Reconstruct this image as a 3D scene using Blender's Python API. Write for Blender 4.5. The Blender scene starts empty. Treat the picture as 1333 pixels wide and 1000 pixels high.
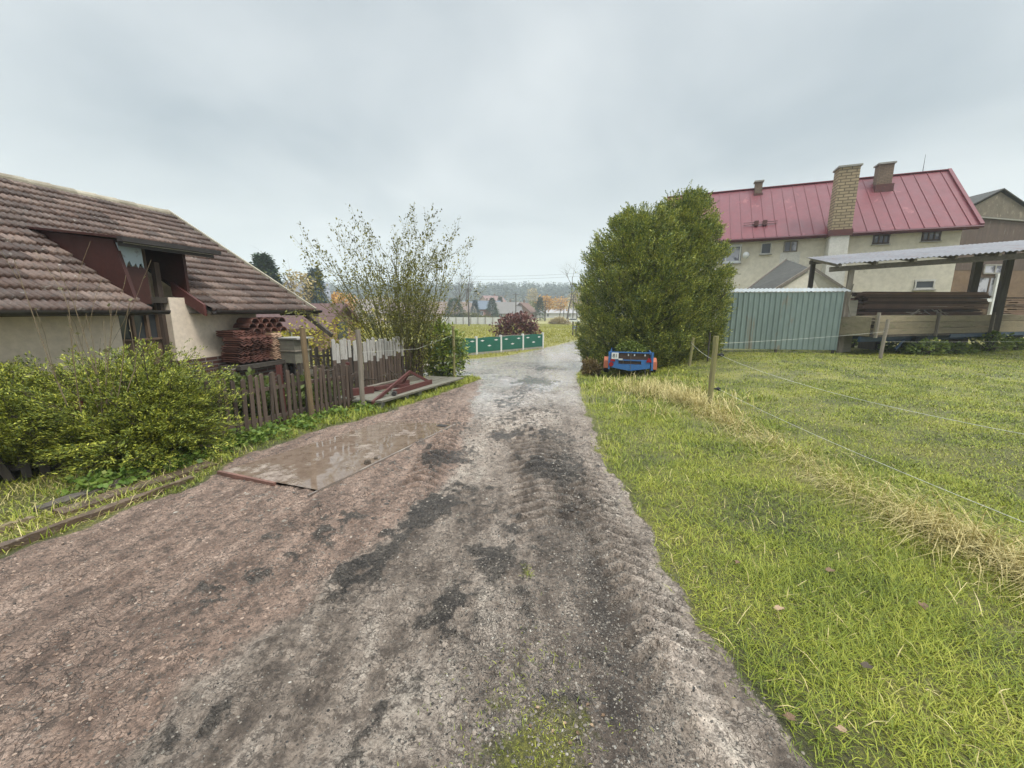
import bpy, math, random
import numpy as np
from mathutils import Vector, Matrix
random.seed(11); rng = np.random.default_rng(11)
R = math.radians
scene = bpy.context.scene
COL = scene.collection

# ------------------------------------------------------------------ camera
FPX, UC, VC = 520.0, 667.0, 500.0
PITCH = math.atan(96 / 520.0); CP, SP = math.cos(PITCH), math.sin(PITCH)
CAMH = 1.6
cam_d = bpy.data.cameras.new('camera'); cam = bpy.data.objects.new('camera', cam_d); COL.objects.link(cam)
cam.location = (0, 0, CAMH); cam.rotation_euler = (math.pi / 2 - PITCH, 0, 0)
cam_d.sensor_width = 36; cam_d.lens = 36 * FPX / 1333.0; cam_d.clip_end = 4000; cam_d.clip_start = .02
cam_d.shift_x = -(UC - 666.5) / 1333
scene.camera = cam

def ray(u, v):
    x = (u - UC) / FPX; z = -(v - VC) / FPX
    return Vector((x, CP + z * SP, -SP + z * CP))
def at(u, v, y):
    """where the sight line through a photo pixel meets the vertical plane at distance y"""
    r = ray(u, v); return Vector((0, 0, CAMH)) + r * (y / r.y)

# ------------------------------------------------------------------ noise and terrain
def sstep(a, b, x):
    t = np.clip((np.asarray(x, float) - a) / (b - a), 0, 1); return t * t * (3 - 2 * t)
def vnoise(x, y, seed=0):
    x = np.asarray(x, float); y = np.asarray(y, float)
    xi = np.floor(x).astype(np.int64); yi = np.floor(y).astype(np.int64)
    xf = x - xi; yf = y - yi
    def h(i, j):
        n = (i * 374761393 + j * 668265263 + seed * 1442695041) & 0xffffffff
        n = ((n ^ (n >> 13)) * 1274126177) & 0xffffffff
        return ((n ^ (n >> 16)) & 0xffff) / 65535.0
    u = xf * xf * (3 - 2 * xf); v = yf * yf * (3 - 2 * yf)
    a = h(xi, yi) * (1 - u) + h(xi + 1, yi) * u
    b = h(xi, yi + 1) * (1 - u) + h(xi + 1, yi + 1) * u
    return a * (1 - v) + b * v
def fbm(x, y, octv=4, seed=0, gain=.5):
    s = 0; a = 1; t = 0
    for k in range(octv):
        s = s + a * vnoise(x * 2 ** k + 13.7 * k, y * 2 ** k - 7.1 * k, seed + k); t += a; a *= gain
    return s / t

CY = [-40, 0, 10, 24, 40, 80, 130, 200, 260, 400, 520, 900]
CZ = [.6, 0, -.35, -1.13, -1.12, -1.65, -1.7, -1.4, -.5, 9, 16, 26]
RY = [-40, 0, 8, 16, 30, 60, 130, 200, 260, 400, 520, 900]
RZ = [.3, .02, -.1, -.05, .1, -.3, -1.5, -1.4, -.5, 9, 16, 26]
def gz(x, y):
    x = np.asarray(x, float); y = np.asarray(y, float)
    c = np.interp(y, CY, CZ); r = np.interp(y, RY, RZ)
    z = c + (r - c) * sstep(2.2 + np.maximum(y - 14, 0) * .28, 8.5 + np.maximum(y - 14, 0) * .45, x)
    z = z - .12 * sstep(-3.6, -6, x) * sstep(40, 12, y)
    z = z + (fbm(x * .35, y * .35, 3, 5) - .5) * .10 * sstep(2.0, 4.5, np.abs(x + .4))
    z = z + (fbm(x * .05, y * .05, 3, 9) - .5) * 1.0 * sstep(30, 90, y)
    return z
def g1(x, y): return float(gz(x, y))
def G(u, v):
    """ground point seen at a photo pixel"""
    r = ray(u, v); t = .5
    prev = t
    for k in range(4000):
        p = Vector((0, 0, CAMH)) + r * t
        if p.z < g1(p.x, p.y): break
        prev = t; t *= 1.01
    a, b = prev, t
    for k in range(20):
        m = (a + b) / 2; p = Vector((0, 0, CAMH)) + r * m
        if p.z < g1(p.x, p.y): b = m
        else: a = m
    return Vector((0, 0, CAMH)) + r * b

ROAD = [(1.03,-8),(1.03,1),(1.08,4.5),(1.35,7),(1.7,10),(2.2,13.5),(3.3,18),(5.2,24),(9,33),(16,45),(45,75),
        (40,82),(13,52.5),(6.9,38.8),(1.9,28.4),(0,25),(-2.7,20.9),(-3.9,18.5),(-6,16.6),(-14,14.5),(-40,11),(-40,7.5),
        (-14,10.2),(-6,11.9),(-2.6,12.9),(-1.3,13.0),(-.95,12.2),(-1.35,10.2),(-1.85,8.6),(-2.35,7.2),(-2.95,6.0),(-3.35,4.6),
        (-3.2,3.75),(-3.55,2.55),(-4.3,.6),(-5.5,-2),(-8,-8)]
def sdist(poly, x, y):
    x = np.asarray(x, float); y = np.asarray(y, float)
    d = np.full(x.shape, 1e9); ins = np.zeros(x.shape, bool)
    n = len(poly)
    for i in range(n):
        ax, ay = poly[i]; bx, by = poly[(i + 1) % n]
        ex, ey = bx - ax, by - ay
        t = np.clip(((x - ax) * ex + (y - ay) * ey) / (ex * ex + ey * ey), 0, 1)
        d = np.minimum(d, (x - ax - t * ex) ** 2 + (y - ay - t * ey) ** 2)
        c = (ay > y) != (by > y)
        with np.errstate(divide='ignore', invalid='ignore'):
            xi = ax + (y - ay) * ex / (ey if ey != 0 else 1e-9)
        ins ^= c & (x < xi)
    return np.where(ins, 1, -1) * np.sqrt(d)
def road_d(x, y):
    return sdist(ROAD, x, y) + (fbm(np.asarray(x) * 3, np.asarray(y) * 3, 3, 21) - .5) * .22

# ------------------------------------------------------------------ material helpers
class NT:
    def __init__(s, name):
        s.m = bpy.data.materials.new(name); s.m.use_nodes = True
        s.t = s.m.node_tree; s.t.nodes.clear()
        s.out = s.n('ShaderNodeOutputMaterial')
        s.co = s.n('ShaderNodeTexCoord').outputs['Object']
    def n(s, typ, **kw):
        nd = s.t.nodes.new(typ)
        for k, v in kw.items(): setattr(nd, k, v)
        return nd
    def l(s, a, b): s.t.links.new(a, b)
    def put(s, sock, v):
        if v is None: return
        if isinstance(v, bpy.types.NodeSocket): s.l(v, sock)
        elif isinstance(v, (tuple, list)) and len(v) == 3 and sock.type == 'RGBA': sock.default_value = (*v, 1)
        else: sock.default_value = v
    def mapping(s, scale, co=None, rot=(0, 0, 0)):
        m = s.n('ShaderNodeMapping'); m.inputs['Scale'].default_value = scale; m.inputs['Rotation'].default_value = rot
        s.l(co or s.co, m.inputs['Vector']); return m.outputs[0]
    def noise(s, scale, detail=4, rough=.55, co=None, dist=0):
        n = s.n('ShaderNodeTexNoise'); n.inputs['Scale'].default_value = scale; n.inputs['Detail'].default_value = detail
        n.inputs['Roughness'].default_value = rough; n.inputs['Distortion'].default_value = dist
        s.l(co or s.co, n.inputs['Vector']); return n.outputs['Fac']
    def voro(s, scale, co=None, feature='F1', out='Distance', rnd=1):
        n = s.n('ShaderNodeTexVoronoi', feature=feature); n.inputs['Scale'].default_value = scale
        n.inputs['Randomness'].default_value = rnd
        s.l(co or s.co, n.inputs['Vector']); return n.outputs[out]
    def ramp(s, fac, stops, interp='LINEAR'):
        r = s.n('ShaderNodeValToRGB'); r.color_ramp.interpolation = interp
        e = r.color_ramp.elements
        while len(e) > 1: e.remove(e[-1])
        for i, (p, c) in enumerate(stops):
            if not isinstance(c, (tuple, list)): c = (c, c, c)
            if i == 0: e[0].position = p; e[0].color = (*c, 1)
            else:
                q = e.new(p); q.color = (*c, 1)
        s.put(r.inputs['Fac'], fac); return r.outputs['Color']
    def mix(s, fac, a, b, typ='MIX'):
        m = s.n('ShaderNodeMix', data_type='RGBA', blend_type=typ)
        s.put(m.inputs[0], fac); s.put(m.inputs[6], a); s.put(m.inputs[7], b); return m.outputs[2]
    def math(s, op, a, b=None, c=None, clamp=False):
        m = s.n('ShaderNodeMath', operation=op, use_clamp=clamp)
        s.put(m.inputs[0], a)
        if b is not None: s.put(m.inputs[1], b)
        if c is not None: s.put(m.inputs[2], c)
        return m.outputs[0]
    def attr(s, name):
        a = s.n('ShaderNodeAttribute'); a.attribute_name = name; return a.outputs['Fac']
    def island(s): return s.n('ShaderNodeNewGeometry').outputs['Random Per Island']
    def bump(s, h, strength=.5, dist=.02, norm=None):
        b = s.n('ShaderNodeBump'); b.inputs['Strength'].default_value = strength; b.inputs['Distance'].default_value = dist
        s.l(h, b.inputs['Height'])
        if norm is not None: s.l(norm, b.inputs['Normal'])
        return b.outputs[0]
    def pbr(s, col, rough=.8, metal=0, normal=None, spec=.5, **kw):
        p = s.n('ShaderNodeBsdfPrincipled'); s.put(p.inputs['Base Color'], col); s.put(p.inputs['Roughness'], rough)
        s.put(p.inputs['Metallic'], metal); p.inputs['Specular IOR Level'].default_value = spec
        if normal is not None: s.l(normal, p.inputs['Normal'])
        for k, v in kw.items(): s.put(p.inputs[k], v)
        return p.outputs[0]
    def done(s, sh): s.l(sh, s.out.inputs['Surface']); return s.m

def surf(name, c1, c2=None, scale=3, rough=.8, bump=.2, bscale=40, metal=0, stretch=(1, 1, 1), isl=0, c3=None, c3at=.62, spec=.4, bdist=.01):
    """worn painted / wooden / plastered surface: two tones, optional stains, fine grain"""
    t = NT(name); c2 = c2 or tuple(x * .72 for x in c1)
    co = t.mapping(stretch)
    c = t.mix(t.ramp(t.noise(scale, 6, .62, co), [(.32, 0), (.7, 1)]), c1, c2)
    c = t.mix(t.ramp(t.noise(scale * 9, 4, .6, co), [(.35, 0), (.75, .45)]), c, tuple(x * .6 for x in c2))
    if c3: c = t.mix(t.ramp(t.noise(scale * 1.7, 7, .7, co, .4), [(c3at, 0), (c3at + .07, 1)]), c, c3)
    if isl:
        v = t.math('MULTIPLY_ADD', t.math('FRACT', t.math('ADD', t.island(), t.n('ShaderNodeObjectInfo').outputs['Random'])), isl * 2, 1 - isl)
        c = t.mix(1, c, v, 'MULTIPLY')
    r = t.math('MULTIPLY_ADD', t.noise(scale * 3, 3), .3, rough - .15, True)
    nm = t.bump(t.noise(bscale, 5, .6, co), bump, bdist) if bump else None
    return t.done(t.pbr(c, r, metal, nm, spec))

def leaf(name, cols, transl=.3, rough=.55, patch=.7, pscale=1.2, spec=.3):
    """small leaf faces: colour differs leaf by leaf and, slowly, patch by patch"""
    t = NT(name); n = len(cols)
    f = t.math('ADD', t.math('MULTIPLY', t.island(), 1 - patch * .6), t.math('MULTIPLY', t.math('SUBTRACT', t.noise(pscale, 4), .27), patch))
    c = t.ramp(f, [(i / max(n - 1, 1), cols[i]) for i in range(n)])
    p = t.pbr(c, rough, spec=spec)
    if transl:
        tr = t.n('ShaderNodeBsdfTranslucent'); t.put(tr.inputs['Color'], c)
        m = t.n('ShaderNodeMixShader'); m.inputs[0].default_value = transl
        t.l(p, m.inputs[1]); t.l(tr.outputs[0], m.inputs[2]); p = m.outputs[0]
    return t.done(p)

# ------------------------------------------------------------------ mesh helpers
def tag(o, label=None, cat=None, group=None, kind=None):
    if label: o['label'] = label
    if cat: o['category'] = cat
    if group: o['group'] = group
    if kind: o['kind'] = kind
    return o
ORI = {}
def thing(name, label, cat, loc=(0, 0, 0), group=None):
    o = bpy.data.objects.new(name, None); COL.objects.link(o); o.location = Vector(loc); o.empty_display_size = .1
    ORI[o.name] = Vector(loc); return tag(o, label, cat, group)
def finish(me, name, mats, parent=None, origin=None, smooth=False):
    for m in (mats if isinstance(mats, (list, tuple)) else [mats]): me.materials.append(m)
    if smooth: me.polygons.foreach_set('use_smooth', np.ones(len(me.polygons), bool))
    o = bpy.data.objects.new(name, me); COL.objects.link(o)
    if parent is not None:
        o.parent = parent; off = ORI[parent.name]
    else:
        off = Vector(origin) if origin is not None else Vector((0, 0, 0)); o.location = off
    if off.length: me.transform(Matrix.Translation(-off))
    ORI[o.name] = off; me.update(); return o
class MB:
    def __init__(s): s.v = []; s.f = []; s.mi = []; s.k = 0
    def add(s, vs, fs):
        b = len(s.v); s.v += [tuple(v) for v in vs]; s.f += [tuple(b + i for i in f) for f in fs]; s.mi += [s.k] * len(fs); return s
    def box(s, c, size, M=None, j=0):
        hx, hy, hz = size[0] / 2, size[1] / 2, size[2] / 2; c = Vector(c)
        vs = [Vector((a * hx, b * hy, d * hz)) for d in (-1, 1) for a, b in ((-1, -1), (1, -1), (1, 1), (-1, 1))]
        if j: vs = [v + Vector([random.uniform(-j, j) for _ in range(3)]) for v in vs]
        if M is not None: vs = [M @ v for v in vs]
        return s.add([c + v for v in vs], [(3, 2, 1, 0), (4, 5, 6, 7), (0, 1, 5, 4), (1, 2, 6, 5), (2, 3, 7, 6), (3, 0, 4, 7)])
    def bar(s, a, b, w, h, up=(0, 0, 1), j=0):
        a, b = Vector(a), Vector(b); z = (b - a); L = z.length; z.normalize()
        x = z.cross(Vector(up))
        if x.length < 1e-4: x = Vector((1, 0, 0))
        x.normalize(); y = x.cross(z)
        M = Matrix((x, y, z)).transposed()
        return s.box((a + b) / 2, (w, h, L), M, j)
    def tube(s, pts, rad, n=6, cap=True):
        pts = [Vector(p) for p in pts]; N = len(pts)
        if not hasattr(rad, '__len__'): rad = [rad] * N
        vs = []; fs = []; ref = None
        for i, p in enumerate(pts):
            d = (pts[min(i + 1, N - 1)] - pts[max(i - 1, 0)]).normalized()
            if ref is None: ref = d.orthogonal()
            x = (ref - d * ref.dot(d)); x = x.normalized() if x.length > 1e-5 else d.orthogonal().normalized()
            ref = x; y = d.cross(x)
            for k in range(n):
                a = 2 * math.pi * k / n; vs.append(p + (x * math.cos(a) + y * math.sin(a)) * rad[i])
        for i in range(N - 1):
            for k in range(n):
                fs.append((i * n + k, i * n + (k + 1) % n, (i + 1) * n + (k + 1) % n, (i + 1) * n + k))
        if cap: fs.append(tuple(range(n - 1, -1, -1))); fs.append(tuple((N - 1) * n + k for k in range(n)))
        return s.add(vs, fs)
    def slab(s, poly, thick):
        """polygon (3-D points) given thickness along a vector"""
        t = Vector(thick); n = len(poly); P = [Vector(p) for p in poly]
        return s.add(P + [p + t for p in P], [tuple(range(n)), tuple(range(2 * n - 1, n - 1, -1))] +
                     [((i + 1) % n, i, n + i, n + (i + 1) % n) for i in range(n)])
    def lathe(s, c, prof, n=16, axis='z'):
        c = Vector(c); vs = []; fs = []
        for r, h in prof:
            for k in range(n):
                a = 2 * math.pi * k / n; p = Vector((r * math.cos(a), r * math.sin(a), h))
                if axis == 'x': p = Vector((p.z, p.x, p.y))
                if axis == 'y': p = Vector((p.x, p.z, p.y))
                vs.append(c + p)
        for i in range(len(prof) - 1):
            for k in range(n): fs.append((i * n + k, i * n + (k + 1) % n, (i + 1) * n + (k + 1) % n, (i + 1) * n + k))
        fs.append(tuple(range(n - 1, -1, -1))); fs.append(tuple((len(prof) - 1) * n + k for k in range(n)))
        return s.add(vs, fs)
    def build(s, name, mats, parent=None, origin=None, smooth=False):
        me = bpy.data.meshes.new(name); me.from_pydata(s.v, [], s.f)
        me.polygons.foreach_set('material_index', s.mi)
        import bmesh
        bm = bmesh.new(); bm.from_mesh(me); bmesh.ops.recalc_face_normals(bm, faces=bm.faces); bm.to_mesh(me); bm.free()
        return finish(me, name, mats, parent, origin, smooth)
def npmesh(name, V, F, mats, parent=None, origin=None, smooth=False, attrs=None):
    """V (n,3); F list of (m,k) index arrays"""
    if not isinstance(F, list): F = [F]
    me = bpy.data.meshes.new(name)
    me.vertices.add(len(V)); me.vertices.foreach_set('co', np.ascontiguousarray(V, np.float32).ravel())
    li = np.concatenate([f.ravel() for f in F]).astype(np.int32)
    tot = np.concatenate([np.full(len(f), f.shape[1]) for f in F]).astype(np.int32)
    st = np.concatenate([[0], np.cumsum(tot)[:-1]]).astype(np.int32)
    me.loops.add(len(li)); me.loops.foreach_set('vertex_index', li)
    me.polygons.add(len(tot)); me.polygons.foreach_set('loop_start', st)
    me.polygons.foreach_set('loop_total', tot)
    me.update(calc_edges=True)
    for k, a in (attrs or {}).items():
        me.attributes.new(k, 'FLOAT', 'POINT').data.foreach_set('value', np.ascontiguousarray(a, np.float32))
    return finish(me, name, mats, parent, origin, smooth)
def copy_thing(o, loc, rotz=0, label=None, scale=None):
    c = o.copy(); COL.objects.link(c); c.location = Vector(loc); c.rotation_euler = (0, 0, rotz)
    if scale: c.scale = scale
    if label: c['label'] = label
    for ch in o.children:
        d = ch.copy(); COL.objects.link(d); d.parent = c
        for g in ch.children:
            k = g.copy(); COL.objects.link(k); k.parent = d
    return c

# ------------------------------------------------------------------ foliage helpers
def unit(v): return v / np.maximum(np.linalg.norm(v, axis=-1, keepdims=True), 1e-9)
def frames(D, roll=None):
    D = unit(D); up = np.where(np.abs(D[:, 2:3]) > .95, np.array([[1., 0, 0]]), np.array([[0, 0, 1.]]))
    X = unit(np.cross(up, D)); Y = np.cross(D, X)
    if roll is None: roll = rng.uniform(-.7, .7, len(D))
    c, s = np.cos(roll)[:, None], np.sin(roll)[:, None]
    return X * c + Y * s, -X * s + Y * c, D          # side, normal, along
def leaflets(P, D, size, shape='oval', roll=None, aspect=.5, curl=.15):
    """one small leaf face at each P pointing along D"""
    X, Y, Z = frames(D, roll); n = len(P); size = np.broadcast_to(size, (n,))[:, None]
    if shape == 'oval': T = [(0, 0, 0), (.5, .45, .3), (0, 1, 0), (-.5, .45, .3)]
    else: T = [(-.25, 0, 0), (.25, 0, 0), (.16, 1, .25), (-.16, 1, .25)]
    V = np.stack([P + size * (X * (a * aspect * 2) + Z * b + Y * (c * curl)) for a, b, c in T], 1).reshape(-1, 3)
    return V, np.arange(n * 4).reshape(n, 4)
def sprays(P, D, size, m=9, lsize=.35, spread=.55, droop=.1, asp=.32):
    """fan-shaped twigs: m leaflets along a short axis at each P"""
    n = len(P); X, Y, Z = frames(D); size = np.broadcast_to(size, (n,))
    out = []; dirs = []; sz = []
    for k in range(m):
        t = (k + .5) / m; side = (-1) ** k * (1 - .55 * t)
        q = P + Z * (size * t)[:, None] - np.array([0, 0, 1.]) * (size * droop * t * t)[:, None]
        q = q + Y * (rng.normal(0, .07, n) * size)[:, None]
        d = Z * (.55 + .5 * t) + X * (side * spread * 1.5) + Y * rng.normal(0, .25, (n, 1))
        out.append(q); dirs.append(d); sz.append(size * lsize * rng.uniform(.7, 1.3, n))
    return leaflets(np.concatenate(out), np.concatenate(dirs), np.concatenate(sz), aspect=asp)
def joinVF(parts):
    V = []; F = {}; b = 0
    for v, f in parts:
        V.append(v); F.setdefault(f.shape[1], []).append(f + b); b += len(v)
    return np.concatenate(V), [np.concatenate(x) for x in F.values()]
def blades(P, L, W, head, lean, curve):
    n = len(P); d = np.stack([np.cos(head), np.sin(head), np.zeros(n)], 1); s = np.stack([-np.sin(head), np.cos(head), np.zeros(n)], 1)
    up = np.array([0, 0, 1.])
    L = L[:, None]; W = W[:, None]; lean = lean[:, None]; curve = curve[:, None]
    mid = P + L * .55 * (d * np.sin(lean) + up * np.cos(lean))
    tip = mid + L * .5 * (d * np.sin(lean + curve) + up * np.cos(lean + curve))
    V = np.stack([P - s * W / 2, P + s * W / 2, mid + s * W * .4, mid - s * W * .4, tip], 1).reshape(-1, 3)
    i = np.arange(n)[:, None] * 5
    return V, [i + np.array([[0, 1, 2, 3]]), i + np.array([[3, 2, 4]])]
def grow(mb, p, d, L, r, depth, tips, nseg=4, kids=3, wob=.18, up=.05, spread=.6, ratio=.62, n=5, first=.35):
    """a limb and the limbs that leave it"""
    p = Vector(p); d = Vector(d).normalized(); pts = [p.copy()]; rad = [r]
    for i in range(nseg):
        d = (d + Vector([random.gauss(0, wob) for _ in range(3)]) + Vector((0, 0, up))).normalized()
        p = p + d * (L / nseg); pts.append(p.copy()); rad.append(max(r * (1 - .75 * (i + 1) / nseg), .0025))
        tips.append((p.copy(), d.copy(), depth))
    mb.tube(pts, rad, n if depth else 3, cap=False)
    if depth > 0:
        for k in range(kids):
            t = first + (1 - first) * (k + random.random()) / kids
            i = min(int(t * nseg), nseg - 1); q = pts[i].lerp(pts[i + 1], t * nseg - i)
            dd = (pts[i + 1] - pts[i]).normalized(); ax = dd.orthogonal().normalized()
            ax.rotate(Matrix.Rotation(random.uniform(0, 6.28), 3, dd))
            nd = (dd + ax * spread * random.uniform(.6, 1.3)).normalized()
            grow(mb, q, nd, L * ratio * random.uniform(.7, 1.2), rad[i] * .6, depth - 1, tips, nseg, kids, wob, up, spread, ratio, n, first)
HAZE = .001; DENOISE = True
# ------------------------------------------------------------------ light and sky (overcast)
SUN_EL = R(52); SUN_AZ = R(128)
world = bpy.data.worlds.new('World'); scene.world = world; world.use_nodes = True
wt = world.node_tree; wt.nodes.clear()
def wn(typ, **kw):
    n = wt.nodes.new(typ)
    for k, v in kw.items(): setattr(n, k, v)
    return n
sky = wn('ShaderNodeTexSky', sky_type='NISHITA'); sky.sun_disc = False; sky.sun_elevation = SUN_EL; sky.sun_rotation = SUN_AZ
sky.air_density = 1.6; sky.dust_density = 4
bg1 = wn('ShaderNodeBackground'); bg1.inputs[1].default_value = .1; wt.links.new(sky.outputs[0], bg1.inputs[0])
geo = wn('ShaderNodeTexCoord'); sep = wn('ShaderNodeSeparateXYZ'); wt.links.new(geo.outputs['Generated'], sep.inputs[0])
def wm(op, a, b=None, c=None):
    m = wn('ShaderNodeMath', operation=op)
    for i, x in enumerate((a, b, c)):
        if x is None: continue
        if isinstance(x, bpy.types.NodeSocket): wt.links.new(x, m.inputs[i])
        else: m.inputs[i].default_value = x
    return m.outputs[0]
zz = wm('ADD', wm('MAXIMUM', sep.outputs[2], 0.0), .22)
cx, cy = wm('DIVIDE', sep.outputs[0], zz), wm('DIVIDE', sep.outputs[1], zz)
cmb = wn('ShaderNodeCombineXYZ'); wt.links.new(cx, cmb.inputs[0]); wt.links.new(cy, cmb.inputs[1])
nz = wn('ShaderNodeTexNoise'); nz.inputs['Scale'].default_value = 1.0; nz.inputs['Detail'].default_value = 6; nz.inputs['Roughness'].default_value = .45
nz.inputs['Distortion'].default_value = .35; wt.links.new(cmb.outputs[0], nz.inputs['Vector'])
rp_ = wn('ShaderNodeValToRGB'); e = rp_.color_ramp.elements
e[0].position = .3; e[0].color = (.285, .328, .36, 1); e[1].position = .70; e[1].color = (.555, .583, .592, 1)
wt.links.new(nz.outputs['Fac'], rp_.inputs[0])
# paler towards the horizon, brighter overhead as a cloud deck is
mx = wn('ShaderNodeMix', data_type='RGBA'); mx.inputs[7].default_value = (.555, .582, .585, 1)
wt.links.new(rp_.outputs[0], mx.inputs[6])
mr = wn('ShaderNodeMapRange'); mr.inputs[1].default_value = 0; mr.inputs[2].default_value = .34; mr.inputs[3].default_value = .85; mr.inputs[4].default_value = 0
wt.links.new(sep.outputs[2], mr.inputs[0]); wt.links.new(mr.outputs[0], mx.inputs[0])
zr = wn('ShaderNodeMapRange'); zr.interpolation_type = 'SMOOTHSTEP'
zr.inputs[1].default_value = .55; zr.inputs[2].default_value = .9; zr.inputs[3].default_value = 1.0; zr.inputs[4].default_value = 5.2
wt.links.new(sep.outputs[2], zr.inputs[0])
bg2 = wn('ShaderNodeBackground'); wt.links.new(mx.outputs[2], bg2.inputs[0]); wt.links.new(zr.outputs[0], bg2.inputs[1])
ms = wn('ShaderNodeMixShader'); ms.inputs[0].default_value = .93
wo = wn('ShaderNodeOutputWorld')
wt.links.new(bg1.outputs[0], ms.inputs[1]); wt.links.new(bg2.outputs[0], ms.inputs[2]); wt.links.new(ms.outputs[0], wo.inputs[0])

sun_d = bpy.data.lights.new('sun', 'SUN'); sun_d.energy = 1.5; sun_d.angle = R(14); sun_d.color = (1, .93, .83)
sun = bpy.data.objects.new('sun', sun_d); COL.objects.link(sun); sun.location = (0, -5, 30)
sun.rotation_euler = Vector((math.sin(SUN_AZ) * math.cos(SUN_EL), math.cos(SUN_AZ) * math.cos(SUN_EL), math.sin(SUN_EL))).to_track_quat('Z', 'Y').to_euler()   # from behind the viewer, on the right
scene.view_settings.view_transform = 'Standard'; scene.view_settings.look = 'None'
scene.view_settings.exposure = .60; scene.view_settings.gamma = 1
scene.cycles.max_bounces = 6; scene.cycles.transparent_max_bounces = 4; scene.cycles.use_denoising = DENOISE
scene.cycles.volume_bounces = 1

# ------------------------------------------------------------------ materials
M = {}
M['plaster'] = surf('cream_plaster', (.80, .69, .57), (.70, .59, .475), 1.5, .92, .35, 90, c3=(.36, .31, .26), c3at=.68)
M['brick_dark'] = None
M['wood_grey'] = surf('weathered_grey_wood', (.27, .235, .19), (.17, .145, .115), 2.5, .85, .5, 14, stretch=(6, 6, .6), isl=.3)
M['wood_brown'] = surf('stained_brown_wood', (.066, .043, .034), (.115, .085, .065), 2.5, .8, .5, 14, stretch=(6, 6, .6), isl=.35, c3=(.24, .2, .16), c3at=.66)
M['wood_dark'] = surf('old_dark_wood', (.05, .04, .033), (.1, .085, .068), 2.5, .85, .5, 14, stretch=(6, 6, .6), isl=.3)
M['wood_post'] = surf('yellowed_post_wood', (.21, .148, .08), (.13, .092, .052), 3, .85, .5, 16, stretch=(5, 5, .7), c3=(.2, .18, .13), c3at=.62)
M['wood_moss'] = surf('mossy_post_wood', (.26, .255, .09), (.2, .165, .1), 4, .9, .5, 20, stretch=(4, 4, .8))
M['wood_beam'] = surf('wet_old_beam', (.17, .145, .115), (.09, .077, .062), 2, .6, .6, 12, stretch=(5, .8, 5), isl=.25, c3=(.07, .075, .035), c3at=.6)
M['wood_board'] = surf('lichen_board', (.24, .225, .175), (.15, .138, .108), 2.2, .85, .5, 14, stretch=(.7, 5, 5), isl=.2, c3=(.2, .22, .12), c3at=.6)
M['plank_brown'] = surf('stacked_plank_wood', (.15, .088, .06), (.085, .052, .038), 2.5, .75, .4, 14, stretch=(.7, 6, 6), isl=.75)
M['rust'] = surf('red_oxide_metal', (.125, .04, .034), (.08, .028, .024), 3, .6, .15, 30, c3=(.22, .1, .06), c3at=.64)
M['metal_dark'] = surf('dark_gutter_metal', (.05, .043, .042), (.03, .027, .026), 5, .4, .1, 30)
M['metal_red'] = surf('red_brown_sheet', (.065, .021, .016), (.045, .016, .013), 2, .45, .1, 20, c3=(.05, .02, .018), c3at=.7)
M['white_paint'] = surf('white_paint', (.72, .73, .72), (.58, .59, .58), 3, .6, .1, 40)
M['concrete'] = surf('grey_concrete', (.36, .345, .315), (.25, .24, .21), 2.5, .9, .4, 60, c3=(.13, .14, .08), c3at=.64)
M['concrete_white'] = surf('pale_concrete', (.66, .66, .64), (.52, .52, .5), 2, .85, .2, 40)
M['rubber'] = surf('rubber', (.022, .022, .024), (.03, .03, .032), 4, .8, .2, 30)
M['bark'] = surf('bark', (.11, .085, .062), (.065, .05, .038), 5, .9, .6, 22, stretch=(3, 3, .6))
M['bark_pale'] = surf('pale_twig_bark', (.24, .185, .115), (.15, .115, .07), 5, .85, .3, 25)
M['bark_green'] = surf('green_twig_bark', (.16, .15, .05), (.1, .095, .035), 4, .8, .3, 25)
t = NT('window_glass'); M['glass'] = t.done(t.pbr((.045, .05, .055), .06, 0, None, .6))
M['wire'] = surf('white_fence_wire', (.66, .66, .6), (.52, .52, .47), 4, .6, 0)
M['cable'] = surf('grey_cable', (.10, .10, .11), (.08, .08, .09), 4, .6, 0)

def brickmat(name, c1, c2, mortar, w, h, ms=.01, co=None):
    t = NT(name)
    g = t.n('ShaderNodeNewGeometry').outputs['Normal']; sp = t.n('ShaderNodeSeparateXYZ'); t.l(g, sp.inputs[0])
    so = t.n('ShaderNodeSeparateXYZ'); t.l(t.co, so.inputs[0])
    ax = t.math('GREATER_THAN', t.math('ABSOLUTE', sp.outputs[0]), .6)
    hcoord = t.mix(ax, t.n('ShaderNodeCombineXYZ').outputs[0], t.n('ShaderNodeCombineXYZ').outputs[0])
    c = t.n('ShaderNodeCombineXYZ')
    u = t.math('ADD', t.math('MULTIPLY', so.outputs[0], t.math('SUBTRACT', 1, ax)), t.math('MULTIPLY', so.outputs[1], ax))
    t.l(u, c.inputs[0]); t.l(so.outputs[2], c.inputs[1])
    b = t.n('ShaderNodeTexBrick'); b.inputs['Scale'].default_value = 1
    b.inputs['Brick Width'].default_value = w; b.inputs['Row Height'].default_value = h; b.inputs['Mortar Size'].default_value = ms
    t.put(b.inputs['Color1'], c1); t.put(b.inputs['Color2'], c2); t.put(b.inputs['Mortar'], mortar)
    t.l(c.outputs[0], b.inputs['Vector'])
    col = t.mix(t.ramp(t.noise(6, 5), [(.3, 0), (.8, .5)]), b.outputs['Color'], tuple(x * .5 for x in c1))
    nm = t.bump(t.math('SUBTRACT', t.noise(60), t.math('MULTIPLY', b.outputs['Fac'], 2)), .6, .008)
    return t.done(t.pbr(col, .85, 0, nm, .3))
M['brick_dark'] = brickmat('dark_brick', (.13, .06, .045), (.085, .045, .04), (.2, .18, .16), .24, .075, .012)
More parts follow.
